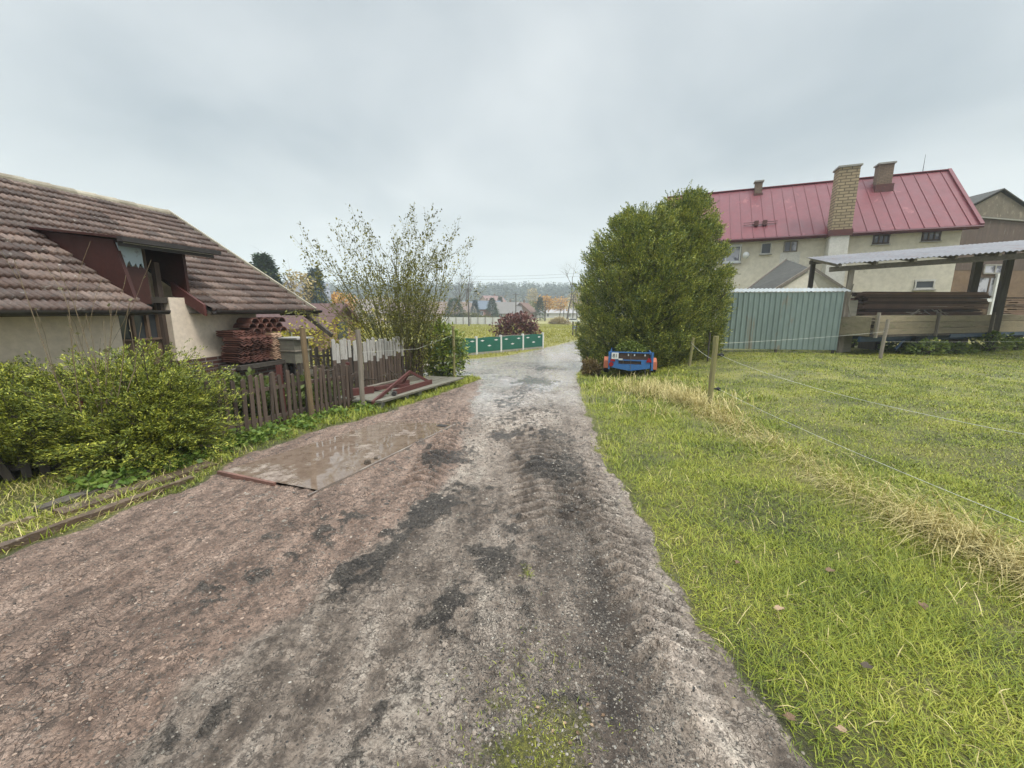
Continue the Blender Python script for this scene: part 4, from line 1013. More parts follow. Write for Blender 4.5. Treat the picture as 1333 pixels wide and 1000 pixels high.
# large open shrub with thin arching branches
M['shrub_leaf'] = leaf('thin_shrub_leaf', [(.05, .055, .018), (.115, .12, .022), (.21, .20, .03), (.32, .29, .055)], .25, .5, .6, .8)
sx, sy = -3.1, 11.6; sb = Vector((sx, sy, h1(sx, sy)))
o = thing('tall_shrub', 'tall open shrub with thin arching branches and sparse leaves behind the picket fence', 'shrub', sb)
mb = MB(); tips = []; random.seed(31)
for k in range(38):
    a = 6.283 * k / 38 + random.uniform(-.15, .15); sp = random.choice((.12, .33, .56, .8)) * random.uniform(.8, 1.15)
    L_ = random.uniform(3.1, 3.95) * (1 - .08 * sp)
    grow(mb, sb + Vector((.18 * math.cos(a), .18 * math.sin(a), -.05)), (math.cos(a) * sp - .05, math.sin(a) * sp, 1), L_, random.uniform(.016, .03), 2, tips, 7, 4, .07, .02, .5, .36, 5, .3)
mb.build('branch', M['bark_green'], o)
tl = [x for x in tips if x[2] <= 1]
P = np.array([x[0] for x in tl]); Dd = np.array([x[1] for x in tl]); hh = P[:, 2] - sb.z
keep = rng.random(len(P)) < np.where(hh < 2.0, 1, np.where(hh < 3.0, .75, .6)); P, Dd = P[keep], Dd[keep]
rep = 3; P = np.repeat(P, rep, 0) + rng.normal(0, .05, (len(P) * rep, 3)); Dd = np.repeat(Dd, rep, 0) + rng.normal(0, .7, P.shape)
# denser young growth round the foot
n = 6500; u = rng.normal(0, 1, (n, 3)); q = np.array(sb) + np.stack([u[:, 0] * .5, u[:, 1] * .45, 1.25 + u[:, 2] * .75], 1); q = q[(q[:, 2] > sb.z + .15)]
P = np.concatenate([P, q]); Dd = np.concatenate([Dd, rng.normal(0, 1, q.shape) + [0, 0, .4]])
V, F = leaflets(P, Dd, rng.uniform(.04, .085, len(P)), aspect=.3); npmesh('foliage', V, F, M['shrub_leaf'], o)
# laurel
M['laurel'] = leaf('laurel_leaf', [(.04, .07, .013), (.13, .19, .026), (.28, .35, .05), (.46, .48, .10)], .25, .32, .5, 2.5, .5)
def leafy(name, label, c, r, n, mat, size, aspect=.35, up=.2, cat='bush', grp=None, z0=.5, stem='bark', inner=.35):
    c = np.array(c, float); zb = h1(c[0], c[1]); o = thing(name, label, cat, (c[0], c[1], zb), grp)
    u = unit(rng.normal(0, 1, (n, 3)))
    lump = .65 + .7 * fbm(u[:, 0] * 2.2 + c[0], u[:, 1] * 2.2 + u[:, 2] * 2.7, 3, 23)[:, None]
    p = np.array([c[0], c[1], zb + r[2] * z0 * 2]) + u * np.array(r) * (inner + (1 - inner) * rng.random((n, 1)) ** .6) * lump
    k = p[:, 2] > zb + .05; p, u = p[k], u[k]
    V, F = leaflets(p, u * .6 + rng.normal(0, .6, p.shape) + [0, 0, up], rng.uniform(*size, len(p)), aspect=aspect)
    npmesh('foliage', V, F, mat, o); mb = MB()
    for _ in range(9):
        d = Vector(u[random.randrange(len(u))]); e_ = Vector((c[0] + d.x * r[0] * .8, c[1] + d.y * r[1] * .8, zb + r[2] * z0 * 2 + d.z * r[2] * .8)); b_ = Vector((c[0] + random.uniform(-.08, .08), c[1] + random.uniform(-.08, .08), zb - .03))
        if e_.z < zb + .1: continue
        mb.tube([b_, b_.lerp(e_, .5) + Vector((0, 0, .08)), e_], [.03, .02, .006], 5, False)
    mb.build('stem', M[stem], o); return o
leafy('laurel_bush', 'glossy green laurel beside the slim mossy post', (-2.2, 12.6), (.72, .6, .95), 3200, M['laurel'], (.09, .17), .3, .0, z0=.42)
M['yellow_leaf'] = leaf('yellow_leaf', [(.12, .12, .02), (.28, .25, .03), (.45, .38, .05), (.55, .47, .09)], .3, .5, .6, 1.3)
for x, y, r, n, l in ((-6.3, 13.4, (.9, .7, .95), 800, 'yellow-leaved bush just right of the cottage eave'), (-4.8, 14.0, (1.0, .7, 1.05), 800, 'yellow-leaved bush behind the black pickets, nearest the tall shrub'), (-7.6, 13.6, (.9, .7, .85), 600, 'yellow-leaved bush seen under the cottage eave')):
    leafy('yellow_bush', l, (x, y), r, n, M['yellow_leaf'], (.08, .15), .42, .1, grp='yellow bushes beyond the yard', z0=.55, stem='bark_pale')
# brushwood heap
o = thing('brushwood_heap', 'heap of cut branches and boards behind the thick yellowed post', 'heap', (-4.6, 9.3, h1(-4.6, 9.3)))
mb = MB(); random.seed(6)
for k in range(170):
    p = Vector((random.gauss(-4.75, .55), random.gauss(9.35, .35), h1(-4.7, 9.3) + abs(random.gauss(0, .32)))); d = Vector((random.gauss(0, 1), random.gauss(0, 1), random.gauss(0, .35))).normalized() * random.uniform(.25, .7)
    mb.tube([p - d, p + Vector((0, 0, .04)), p + d], [.012, .016, .005], 4, False)
mb.build('branch', M['bark'], o)
mb = MB(); mb.bar((-4.9, 9.0, h1(-4.7, 9) + .62), (-4.1, 9.5, h1(-4.4, 9.4) + .5), .03, .14); mb.bar((-5.1, 9.1, h1(-4.7, 9) + .5), (-4.4, 9.2, h1(-4.4, 9.4) + .58), .03, .12); mb.build('board', M['wood_board'], o)
# ground-cover weeds along the fence foot
V = []; F = []
n = 900; y = rng.uniform(3.6, 9.0, n); x = np.interp(y, [3.6, 5.3, 7.6, 9], [-4.2, -3.75, -2.9, -2.9]) + rng.normal(0, .16, n); k = road_d(x, y) < -.05; x, y = x[k], y[k]
n = len(x); cl = fbm(x * 2, y * 2, 2, 15) > .42; x, y = x[cl], y[cl]; n = len(x); rep = 7
P = np.repeat(np.stack([x, y, hz(x, y)], 1), rep, 0) + np.stack([rng.normal(0, .05, n * rep), rng.normal(0, .05, n * rep), np.abs(rng.normal(.05, .04, n * rep))], 1)
V, F = leaflets(P, rng.normal(0, 1, P.shape) + [0, 0, .4], rng.uniform(.03, .07, len(P)), aspect=.55)
tag(npmesh('ground_cover_weeds', V, F, M['weed']), kind='stuff')
# ================================================================== RIGHT: thujas
M['thuja'] = leaf('thuja_scale', [(.03, .062, .03), (.12, .17, .05), (.28, .315, .06), (.46, .44, .095), (.58, .48, .14)], .06, .55, .7, 2.2)
def thuja(label, x, y, r, h, nb):
    """upswept boughs round a trunk, each carrying upright fans of scale leaves; some leaders stand out on top"""
    zb = h1(x, y); o = thing('thuja_tree', label, 'tree', (x, y, zb)); mb = MB()
    mb.tube([(x, y, zb - .1), (x + .05, y, zb + h * .4), (x, y, zb + h * .85)], [.16, .1, .03], 8)
    def prof_(t): return (.88 + .12 * math.sin(t / .40 * 1.57)) if t < .40 else max(1 - ((t - .40) / .605) ** 2.05, 0) ** .56
    P = []; Dd = []; Sz = []
    for k in range(nb):
        t = .03 + .96 * ((k + random.random()) / nb) ** 1.12; az = random.uniform(0, 6.283)
        R_ = r * prof_(t) * random.gauss(1, .055) + .08; ca, sa = math.cos(az), math.sin(az)
        tip = Vector((x + R_ * ca, y + R_ * sa, zb + max(t * h * .985 + random.gauss(0, .1), .15)))
        r0 = R_ * random.uniform(.25, .55); rise = R_ * random.uniform(.15, .65)
        b0 = Vector((x + r0 * ca, y + r0 * sa, max(tip.z - rise, zb + .03)))
        mid = b0.lerp(tip, .6) + Vector((ca, sa, 0)) * R_ * .14
        if k % 3 == 0: mb.tube([b0, mid, tip], [.022, .014, .004], 4, False)
        fan = random.uniform(.75, 1.25); n = int(34 * (.6 + .6 * R_ / r) * fan); tw = random.uniform(.15, .27)
        for q in range(n):
            s_ = .12 + .92 * ((q + random.random()) / n) ** .8
            p = (b0 * (1 - s_) ** 2 + mid * 2 * s_ * (1 - s_) + tip * s_ ** 2) if s_ < 1 else tip + (tip - mid) * (s_ - 1)
            w = tw * (1.15 - .75 * s_); lat = random.gauss(0, w)
            P.append((p.x - sa * lat + random.gauss(0, .03), p.y + ca * lat + random.gauss(0, .03), p.z + random.gauss(0, w * .8)))
            Dd.append((ca * .62 - sa * lat * 2.2 + random.gauss(0, .25), sa * .62 + ca * lat * 2.2 + random.gauss(0, .25), .62 + .5 * t + random.gauss(0, .28))); Sz.append(random.uniform(.15, .30))
    for k in range(26):                                  # leaders
        a_ = random.uniform(0, 6.283); d_ = abs(random.gauss(0, .30)) * r; tt = 1 - (d_ / r) ** 1.6 * .5
        q0 = Vector((x + d_ * math.cos(a_), y + d_ * math.sin(a_), zb + h * (tt - .10))); L = random.uniform(.3, .7) * (1.15 - d_ / r * .7)
        for q in range(22):
            s_ = (q + random.random()) / 22; P.append((q0.x + random.gauss(0, .09 * (1.05 - s_)), q0.y + random.gauss(0, .09 * (1.05 - s_)), q0.z + L * s_)); Dd.append((random.gauss(0, .4), random.gauss(0, .4), 1)); Sz.append(random.uniform(.12, .2))
    m = nb * 7; t_ = rng.random(m); a = rng.uniform(0, 6.283, m)                   # older foliage inside
    pr = np.array([prof_(float(q)) for q in t_]) * r * rng.uniform(.15, .72, m)
    P2 = np.stack([x + pr * np.cos(a), y + pr * np.sin(a), zb + .05 + t_ * h * .9], 1)
    P = np.concatenate([np.array(P), P2]); Dd = np.concatenate([np.array(Dd), rng.normal(0, .6, (m, 3)) + [0, 0, .5]]); Sz = np.concatenate([np.array(Sz), rng.uniform(.3, .45, m)])
    V, F = sprays(P, Dd, Sz, 11, .25, .5, .12, asp=.28); npmesh('foliage', V, F, M['thuja'], o); mb.build('trunk', M['bark'], o); return o
random.seed(3)
thuja('broad dense thuja on the lane side behind the blue trailer', 4.8, 15.5, 2.13, 5.75, 520)
thuja('taller pointed thuja standing nearest the red-roofed house', 6.45, 15.9, 1.6, 6.2, 390)
leafy('pale_shrub', 'thin pale-leaved shrub between the taller thuja and the house', (8.75, 17.2), (.85, .8, 1.7), 1500, leaf('pale_shrub_leaf', [(.13, .13, .05), (.24, .22, .09), (.36, .33, .16)], .3), (.06, .11), .3, .5, z0=.5)
low_bush('dry_bush', 'small brown bush at the lane-side foot of the broad thuja', (2.62, 13.2), (.3, .28, .5), 260, leaf('dry_bush_leaf', [(.09, .06, .025), (.18, .12, .05), (.22, .2, .07)], .3), (.1, .2))

# ------------------------------------------------------------------ small blue trailer
TX, TY = 3.66, 12.3; TZ = h1(TX, TY)
M['blue'] = surf('scuffed_blue_paint', (.045, .17, .43), (.04, .13, .33), 4, .4, .08, 30, c3=(.09, .085, .075), c3at=.6)
M['orange'] = surf('faded_orange_plastic', (.58, .18, .08), (.42, .13, .07), 4, .55, .1, 30)
M['lamp'] = surf('red_lamp_plastic', (.33, .012, .03), (.25, .01, .02), 6, .25, .05, 40)
M['ply'] = surf('brown_ply', (.085, .05, .035), (.06, .036, .026), 4, .6, .2, 30)
tr = thing('small_trailer', 'small blue car trailer with orange mudguards parked against the thuja', 'trailer', (TX, TY, TZ))
def T(x, y, z): return Vector((TX + x, TY + y, TZ + z))
mb = MB()
for s in (-1, 1): mb.bar(T(s * .64, 0, .24), T(s * .64, 0, .79), .06, .06); mb.bar(T(s * .64, .02, .74), T(s * .55, .02, .74), .05, .05); mb.bar(T(s * .64, .03, .45), T(s * .64, 2.0, .45), .04, .10)
mb.bar(T(-.66, 0, .775), T(.66, 0, .775), .035, .035)
mb.build('frame', M['blue'], tr)
mb = MB(); mb.slab([T(-.58, -.02, .30), T(0, -.02, .205), T(.58, -.02, .30), T(.58, -.02, .40), T(-.58, -.02, .40)], (0, .05, 0))
mb.slab([T(-.58, -.02, .40), T(-.36, -.02, .40), T(-.36, -.02, .55), T(-.58, -.02, .55)], (0, .05, 0)); mb.slab([T(.32, -.02, .40), T(.58, -.02, .40), T(.58, -.02, .55), T(.32, -.02, .55)], (0, .05, 0))
mb.slab([T(-.36, -.021, .515), T(.32, -.021, .515), T(.32, -.021, .55), T(-.36, -.021, .55)], (0, .05, 0)); mb.build('rear_bumper', M['blue'], tr)
mb = MB(); mb.box(T(0, .035, .66), (1.16, .025, .22)); mb.box(T(-.02, .035, .46), (.68, .02, .11)); mb.build('tailboard', M['ply'], tr)
mb = MB()
for s in (-1, 1): mb.box(T(s * .61, 1.0, .64), (.025, 1.95, .24))
mb.box(T(0, 2.0, .64), (1.2, .025, .24)); mb.box(T(0, 1.0, .40), (1.2, 1.95, .03)); mb.build('side_panel', M['blue'], tr)
mb = MB(); mb.tube([T(0, -.035, .79), T(.01, -.035, .35), T(0, -.02, .21)], .006, 5); mb.tube([T(-.22, -.035, .55), T(-.22, -.035, .42)], .006, 5); mb.build('strap', M['wood_board'], tr)
mb = MB()
for x in (-.07, .11, .42): mb.box(T(x, .015, .70), (.035, .02, .06))
mb.build('latch', M['white_paint'], tr)
for s in (-1, 1):
    mb = MB(); mb.slab([T(s * .54 - .08, -.045, .49), T(s * .54 + .08, -.045, .49), T(s * .54 + .05, -.045, .61), T(s * .54 - .03, -.045, .62)], (0, .03, 0)); mb.build('tail_lamp', M['lamp'], tr)
    mb = MB(); n = 9; vs = []
    for a in np.linspace(-.15, math.pi + .15, n):
        for x in (.66, .82): vs.append(T(s * x, .85 - math.cos(a) * .33, .24 + math.sin(a) * .30))
    mb.add(vs, [(2 * k, 2 * k + 1, 2 * k + 3, 2 * k + 2) for k in range(n - 1)])
    mb.slab([T(s * .66, .50, .20), T(s * .83, .50, .20), T(s * .83, .53, .44), T(s * .66, .53, .44)], (0, .02, 0)); mb.build('mudguard', M['orange'], tr)
    mb = MB(); mb.lathe(T(s * .74, .85, .235), [(.13, -.075), (.2, -.08), (.235, -.06), (.235, .06), (.2, .08), (.13, .075)], 20, 'x'); w_ = mb.build('wheel', M['rubber'], tr, smooth=False)
    mb = MB(); mb.lathe(T(s * .74, .85, .235), [(.06, -.06), (.13, -.065), (.13, .065), (.06, .06)], 14, 'x'); mb.build('rim', M['white_paint'], w_)
mb = MB(); mb.lathe(T(-.58, -.04, .40), [(.07, -.02), (.07, .02)], 12, 'y'); mb.build('reflector', M['lamp'], tr)
for x0, x1 in ((.42, .48), (.58, .60)):
    mb = MB(); mb.bar(T(x0, .02, .36), T(x1, -.02, .0), .03, .03); mb.build('prop_leg', M['metal_dark'], tr)
mb = MB(); mb.bar(T(0, 2.0, .38), T(0, 3.1, .38), .06, .06); mb.build('drawbar', M['blue'], tr)
mb = MB(); mb.box(T(-.47, -.04, .665), (.21, .012, .20)); pl = mb.build('number_plate', M['white_paint'], tr)
cu = bpy.data.curves.new('number', 'FONT'); cu.body = '81'; cu.size = .15; cu.extrude = .002; cu.align_x = 'CENTER'; cu.align_y = 'CENTER'
tc0 = bpy.data.objects.new('number', cu); COL.objects.link(tc0); bpy.context.view_layer.update(); nme = bpy.data.meshes.new_from_object(tc0.evaluated_get(bpy.context.evaluated_depsgraph_get())); bpy.data.objects.remove(tc0)
tx = bpy.data.objects.new('number', nme); COL.objects.link(tx); nme.materials.clear(); nme.materials.append(M['metal_dark']); tx.rotation_euler = (math.pi / 2, 0, 0)
tx.parent = pl; tx.location = Vector((-.47, -.049, .665))
mb = MB(); mb.box(T(-.3, -.045, .56), (.12, .012, .045)); mb.build('licence_plate', M['white_paint'], tr)
tr.rotation_euler = (0, 0, R(-15))
M['clip'] = leaf('clippings', [(.06, .09, .015), (.14, .18, .03), (.22, .25, .05)], .2, .6, .5, 4)
n = 2600; u = unit(rng.normal(0, 1, (n, 3))); u[:, 2] = np.abs(u[:, 2])
V, F = leaflets(np.array([TX + .22, TY + .82, TZ + .68]) + u * [.46, .75, .36] * rng.uniform(.6, 1, (n, 1)), u + rng.normal(0, .8, (n, 3)), rng.uniform(.05, .1, n), aspect=.35)
tag(npmesh('clippings_heap', V, F, M['clip'], origin=(TX + .22, TY + .82, TZ + .5)), 'rounded green heap of hedge clippings loaded in the blue trailer', 'heap')

# ------------------------------------------------------------------ field posts and wires
pF, fb = round_post('mossy wooden post standing in the dry grass by the field', 924, 526, 1.36, .05, M['wood_moss'], (0, 0))
mb = MB()
for z in (.33, 1.0): mb.tube([fb + Vector((.04, -.01, z)), fb + Vector((.13, -.03, z + .01))], [.012, .03], 8); mb.lathe(fb + Vector((.13, -.03, z)), [(.02, -.03), (.034, -.02), (.034, .02), (.02, .03)], 10, 'y')
mb.build('insulator', M['rubber'], pF)
_, pb2 = round_post('slim grey wooden post in the weeds before the loaded timber trailer', 1146, 466, 1.38, .055, M['wood_grey'], (.05, 0))
_, pb3 = round_post('short wooden post at the foot of the taller thuja', 897, 476, .95, .05, M['wood_moss'], (.06, 0))
_, pb4 = round_post('dark thin stake right beside the taller thuja', 921, 470, 1.0, .03, M['wood_dark'], (0, 0))
nb = Vector((3.45, .4, h1(3.45, .4)))
_p = MB(); _p.tube([nb + Vector((0, 0, -.1)), nb + Vector((0, 0, 1.3))], .05, 9); tag(_p.build('wooden_post', M['wood_moss'], origin=nb), 'near end post of the field wire fence', 'post')
def wire(label, a, b, sag, r=.005, name='fence_wire', mat='wire', cat='wire', n=14, group=None):
    a, b = Vector(a), Vector(b); pts = [a.lerp(b, k / n) - Vector((0, 0, sag * 4 * (k / n) * (1 - k / n))) for k in range(n + 1)]
    mb = MB(); mb.tube(pts, r, 4); return tag(mb.build(name, M[mat], origin=a), label, cat, group)
wire('upper white wire running from the mossy field post towards the viewer', fb + Vector((.1, 0, 1.0)), nb + Vector((0, 0, 1.05)), .22, .0024)
wire('lower white wire close over the dry grass below the upper one', fb + Vector((.12, 0, .34)), nb + Vector((0, 0, .30)), .10, .0024)
wire('white wire along the back of the field passing before the green sheet wall', fb + Vector((.1, 0, 1.22)), pb2 + Vector((0, 0, .95)), .03, .004)
wire('white wire leaving the slim grey post to the right along the weeds', pb2 + Vector((0, 0, .6)), Vector((24, 15.2, .55)), .05, .003)
wire('pale wire from the mossy field post to the short post by the thuja', fb + Vector((0, 0, .9)), pb3 + Vector((0, 0, .8)), .05, .003)

# ------------------------------------------------------------------ green corrugated wall
a0, a1 = at(937, 447, 16.2), at(1090, 447, 15.6); ga = Vector((a0.x, a0.y, 0)); gb = Vector((a1.x, a1.y, 0)); zb_ = .22
zt_ = at(950, 381, 16.2).z
M['sheet'] = surf('faded_green_sheet', (.215, .275, .255), (.165, .215, .20), .8, .45, .05, 20, stretch=(1, 1, .25), c3=(.20, .17, .125), c3at=.60)
sh = thing('sheet_wall', 'pale green corrugated sheet wall at the back of the field', 'wall', (ga.x, ga.y, h1(ga.x, ga.y)))
N = 22 * 12; vs = []; d_ = (gb - ga); L_ = d_.length; d_.normalize(); nn = Vector((d_.y, -d_.x, 0))
for j, z in enumerate((zb_ - .15, zt_)):
    for i in range(N + 1):
        f_ = (i % 12) / 12; off = 0 if f_ < .62 else (.028 if .68 < f_ < .94 else .014)
        p = ga + d_ * (L_ * i / N) + nn * off; vs.append((p.x, p.y, z))
mb = MB(); mb.add(vs, [(i, i + 1, N + 2 + i, N + 1 + i) for i in range(N)]); sheet = mb.build('sheet', M['sheet'], sh)
mod = sheet.modifiers.new('thick', 'SOLIDIFY'); mod.thickness = .006
mb = MB(); vs = []; N2 = 120
for j, (o_, z) in enumerate(((.03, zt_ - .005), (-.45, zt_ + .14))):
    for i in range(N2 + 1):
        p = ga + d_ * (-.15 + (L_ + .35) * i / N2) + nn * o_; vs.append((p.x, p.y, z + .02 + .018 * math.cos(i * 1.57)))
mb.add(vs, [(i, i + 1, N2 + 2 + i, N2 + 1 + i) for i in range(N2)]); rt = mb.build('roof_sheet', surf('grey_sheet_roof', (.4, .42, .42), (.3, .32, .32), 2, .5, .1, 30), sh); mod = rt.modifiers.new('thick', 'SOLIDIFY'); mod.thickness = .01
mb = MB(); mb.bar(ga + nn * -.05 + Vector((0, 0, zt_ - .15)), gb + nn * -.05 + Vector((0, 0, zt_ - .15)), .05, .1); mb.bar(ga + nn * -.05 + Vector((0, 0, .5)), gb + nn * -.05 + Vector((0, 0, .5)), .05, .1)
for k in (.02, .5, .98): q = ga.lerp(gb, k) + nn * -.06; mb.bar(q + Vector((0, 0, -.2)), q + Vector((0, 0, zt_)), .07, .07)
mb.build('timber_frame', M['wood_dark'], sh)
p0 = at(1102, 430, 16.0); bd = thing('board_panel', 'upright weathered grey board leaning at the right end of the green sheet wall', 'board', (p0.x, p0.y, 0))
mb = MB(); mb.slab([(p0.x - .28, p0.y, -.05), (p0.x + .28, p0.y, -.05), (p0.x + .33, p0.y + .05, at(1102, 391, 16).z), (p0.x - .24, p0.y + .05, at(1102, 391, 16).z)], (0, .03, 0)); mb.build('panel', M['wood_board'], bd)

# ------------------------------------------------------------------ the red-roofed house
HK = Vector((24.4, 22.0, 0)); HF = Vector((-.926, .377, 0)).normalized(); HB = Vector((HF.y, -HF.x, 0))
if HB.y < 0: HB = -HB
def H(a, b, z): return HK + HF * a + HB * b + Vector((0, 0, z))
HL = 15.6; HE, HR, HS = 6.0, 9.79, 3.95
house = thing('farmhouse', 'long cream two-storey house with a red standing-seam roof and brick chimneys', 'house', H(7, 4, 0))
M['house_wall'] = surf('pale_olive_plaster', (.67, .62, .51), (.58, .53, .43), .5, .9, .25, 60, c3=(.42, .385, .30), c3at=.62)
M['white_wall'] = surf('bare_white_plaster', (.62, .60, .55), (.5, .48, .43), 1.2, .9, .25, 50)
M['red_roof'] = surf('red_sheet_roof', (.165, .026, .033), (.13, .022, .028), .6, .45, .05, 8, stretch=(1, 1, .3), c3=(.24, .075, .078), c3at=.62)
def hb(a0, a1, b0, b1, z0, z1):
    return [H(a0, b0, z0), H(a1, b0, z0), H(a1, b1, z0), H(a0, b1, z0)], (0, 0, z1 - z0)
mb = MB(); bw = .45; gr = [H(.45, bw, -.5), H(.45, 2 * HS - bw, -.5), H(.45, 2 * HS - bw, HE + .2), H(.45, HS, HR - .3), H(.45, bw, HE + .2)]
mb.slab(gr, HF * (HL - .9)); mb.build('wall', M['house_wall'], house)
mb = MB()
mb.slab([H(0, 0, HE), H(HL, 0, HE), H(HL, HS, HR), H(0, HS, HR)], (0, 0, -.08)); mb.slab([H(0, HS, HR), H(HL, HS, HR), H(HL, 2 * HS, HE), H(0, 2 * HS, HE)], (0, 0, -.08))
rf_ = mb.build('roof', M['red_roof'], house)
mb = MB(); a = .35
while a < HL:
    mb.bar(H(a, -.01, HE + .012), H(a, HS, HR + .012), .022, .045); mb.bar(H(a, 2 * HS + .01, HE + .012), H(a, HS, HR + .012), .03, .06); a += .62
mb.build('standing_seam', surf('red_seam', (.20, .042, .046), (.17, .038, .042), 2, .45, 0), rf_)
mb = MB(); mb.bar(H(-.03, HS, HR + .02), H(HL, HS, HR + .02), .22, .05); mb.build('ridge_cap', surf('red_trim', (.22, .03, .04), (.17, .026, .034), 2, .45, .05), rf_)
mb = MB(); mb.bar(H(-.05, -.05, HE - .02), H(-.05, HS, HR + .02), .16, .16); mb.bar(H(-.05, 2 * HS, HE - .02), H(-.05, HS, HR + .02), .12, .12); mb.build('verge_trim', M['red_roof'], rf_)
mb = MB(); mb.tube([H(-.1, -.08, HE - .10), H(HL, -.08, HE - .10)], .075, 8); mb.bar(H(0, .05, HE - .16), H(HL, .05, HE - .16), .05, .12); mb.build('gutter', surf('red_gutter', (.10, .02, .028), (.08, .018, .024), 3, .4, 0), rf_)
nw = HB * -1
def wallp(u, v, b=bw):
    r = ray(u, v); o = H(0, b, 0); tt = (o - Vector((0, 0, CAMH))).dot(HB) / r.dot(HB); p = Vector((0, 0, CAMH)) + r * tt
    return (p - HK).dot(HF), p.z
def win(u0, v0, u1, v1, frame, parts=2, sill=True, glassm='glass', fw=.07, bars=None):
    (aL, zt0), (aR, zt1) = wallp(u0, v0), wallp(u1, v0); (_, zb0), (_, zb1) = wallp(u0, v1), wallp(u1, v1)
    z1, z0 = (zt0 + zt1) / 2, (zb0 + zb1) / 2; a1_, a0_ = aL, aR
    mb = MB()
    mb.bar(H(a0_, bw - .02, z0 + fw / 2), H(a1_, bw - .02, z0 + fw / 2), .06, fw); mb.bar(H(a0_, bw - .02, z1 - fw / 2), H(a1_, bw - .02, z1 - fw / 2), .06, fw)
    for k in range(parts + 1):
        a = a0_ + fw / 2 + (a1_ - a0_ - fw) * k / parts; mb.bar(H(a, bw - .021, z0 + fw), H(a, bw - .021, z1 - fw), .06, fw, up=HB)
    w = mb.build('window', frame, house)
    mb = MB(); mb.slab([H(a0_, bw - .012, z0), H(a1_, bw - .012, z0), H(a1_, bw - .012, z1), H(a0_, bw - .012, z1)], HB * .03); mb.build('pane', M[glassm], w)
    if sill: mb = MB(); mb.bar(H(a0_ - .05, bw - .06, z0 - .03), H(a1_ + .05, bw - .06, z0 - .03), .12, .05); mb.build('sill', M['concrete'], w)
    return w
t = NT('curtained_glass'); M['glass_c'] = t.done(t.pbr(t.ramp(t.noise(1.2, 3), [(.45, (.10, .10, .12)), (.55, (.4, .4, .45))]), .08, 0, None, .6))
win(927, 319, 966, 343, M['white_paint'], 2, True, 'glass_c', .14)
win(991, 316, 1005, 331, M['white_wall'], 1, True, 'glass', .06)
win(1021, 314, 1039, 328, M['wood_grey'], 2, False, 'glass_c', .06)
win(1137, 305, 1159, 318, M['wood_brown'], 3, True, 'glass_c', .10)
win(1201, 300, 1226, 314, M['wood_brown'], 3, True, 'glass_c', .10)
win(1191, 364, 1218, 377, M['white_wall'], 1, True, 'glass', .10)
# patches of bare plaster below the eave windows
for k, (u0, v0, u1, v1) in enumerate(((1016, 329, 1040, 343),)):
    aL, z1 = wallp(u0, v0); aR, z0 = wallp(u1, v1); mb = MB(); mb.slab([H(aL, bw - .015, z0), H(aR, bw - .015, z0), H(aR, bw - .015, z1), H(aL, bw - .015, z1)], HB * .03); mb.build('plaster_patch', M['white_wall'], house)
def chim(a, b, wa, wb, z0, z1, mat, cap=True, parent=None):
    mb = MB(); mb.slab(*hb(a - wa / 2, a + wa / 2, b - wb / 2, b + wb / 2, z0, z1)); c_ = mb.build('chimney', mat, parent or rf_)
    mb = MB(); mb.slab(*hb(a - wa / 2 - .07, a + wa / 2 + .07, b - wb / 2 - .07, b + wb / 2 + .07, z1, z1 + .09)); mb.build('chimney_cap', M['metal_dark'] if wa > 1 else M['concrete'], c_)
    return c_
aL, zc = wallp(1079, 303, 0); aR, _ = wallp(1105, 303, 0); cm = (aL + aR) / 2; cw = abs(aL - aR)
ztop = at(1100, 219, H(cm, -.1, 0).y).z
big = chim(cm, .05, cw, .85, HE + .12, ztop, M['brick_yellow'])
mb = MB(); mb.slab(*hb(cm - cw / 2 - .06, cm + cw / 2 + .06, -.42, .55, HE - .22, HE + .12)); mb.build('flashing', M['rust'], big)
mb = MB(); mb.slab([H(cm - cw / 2 + .05, -.36, HE - .22), H(cm + cw / 2 - .02, -.36, HE - .22), H(cm + cw / 2 + .05, -.36, 0), H(cm - cw / 2 - .05, -.36, 0)], HB * .9); mb.build('chimney_base', M['white_wall'], house)
def roofp(u, v):
    P0 = H(0, 0, HE); n_ = HF.cross(H(0, HS, HR) - P0); r = ray(u, v); tt = (P0 - Vector((0, 0, CAMH))).dot(n_) / r.dot(n_); p = Vector((0, 0, CAMH)) + r * tt
    return (p - HK).dot(HF), (p - HK).dot(HB), p.z
a_, b_, z_ = roofp(1149, 246); c2 = chim(a_, b_ + .2, .72, .6, z_ - .6, at(1150, 214, H(a_, b_, 0).y).z, M['brick_small'])
mb = MB(); mb.slab(*hb(a_ - .44, a_ + .44, b_ - .25, b_ + .6, z_ - .5, z_ + .22)); mb.build('flashing', M['rust'], c2)
a_, b_, z_ = roofp(987, 254); c3_ = chim(a_, b_ + .3, .42, .42, z_ - .5, at(987, 238, H(a_, b_ + .3, 0).y).z, M['brick_small'])
mb = MB(); mb.slab(*hb(a_ - .26, a_ + .26, b_ - .05, b_ + .55, z_ - .3, z_ + .12)); mb.build('flashing', M['rust'], c3_)
a_, b_, z_ = roofp(990, 294); mb = MB(); mb.bar(H(a_ - .9, b_, z_ + .22), H(a_ + .95, b_, z_ + .22), .03, .03); mb.bar(H(a_ - .9, b_, z_ + .1), H(a_ + .95, b_, z_ + .1), .03, .03)
for k in (-.22, .25): mb.box(H(a_ + k, b_, z_ + .15), (.22, .3, .3), Matrix.Rotation(-.39, 3, 'Z'))
mb.build('snow_guard', M['rust'], rf_)
for u, v0, v1 in ((1201, 201, 224),):
    a_, b_, z_ = roofp(u, 225); mb = MB(); y_ = H(a_, HS, 0).y; mb.tube([H(a_, HS, HR), H(a_, HS, at(u, v0, y_).z)], [.02, .008], 5); mb.build('lightning_rod', M['cable'], rf_)
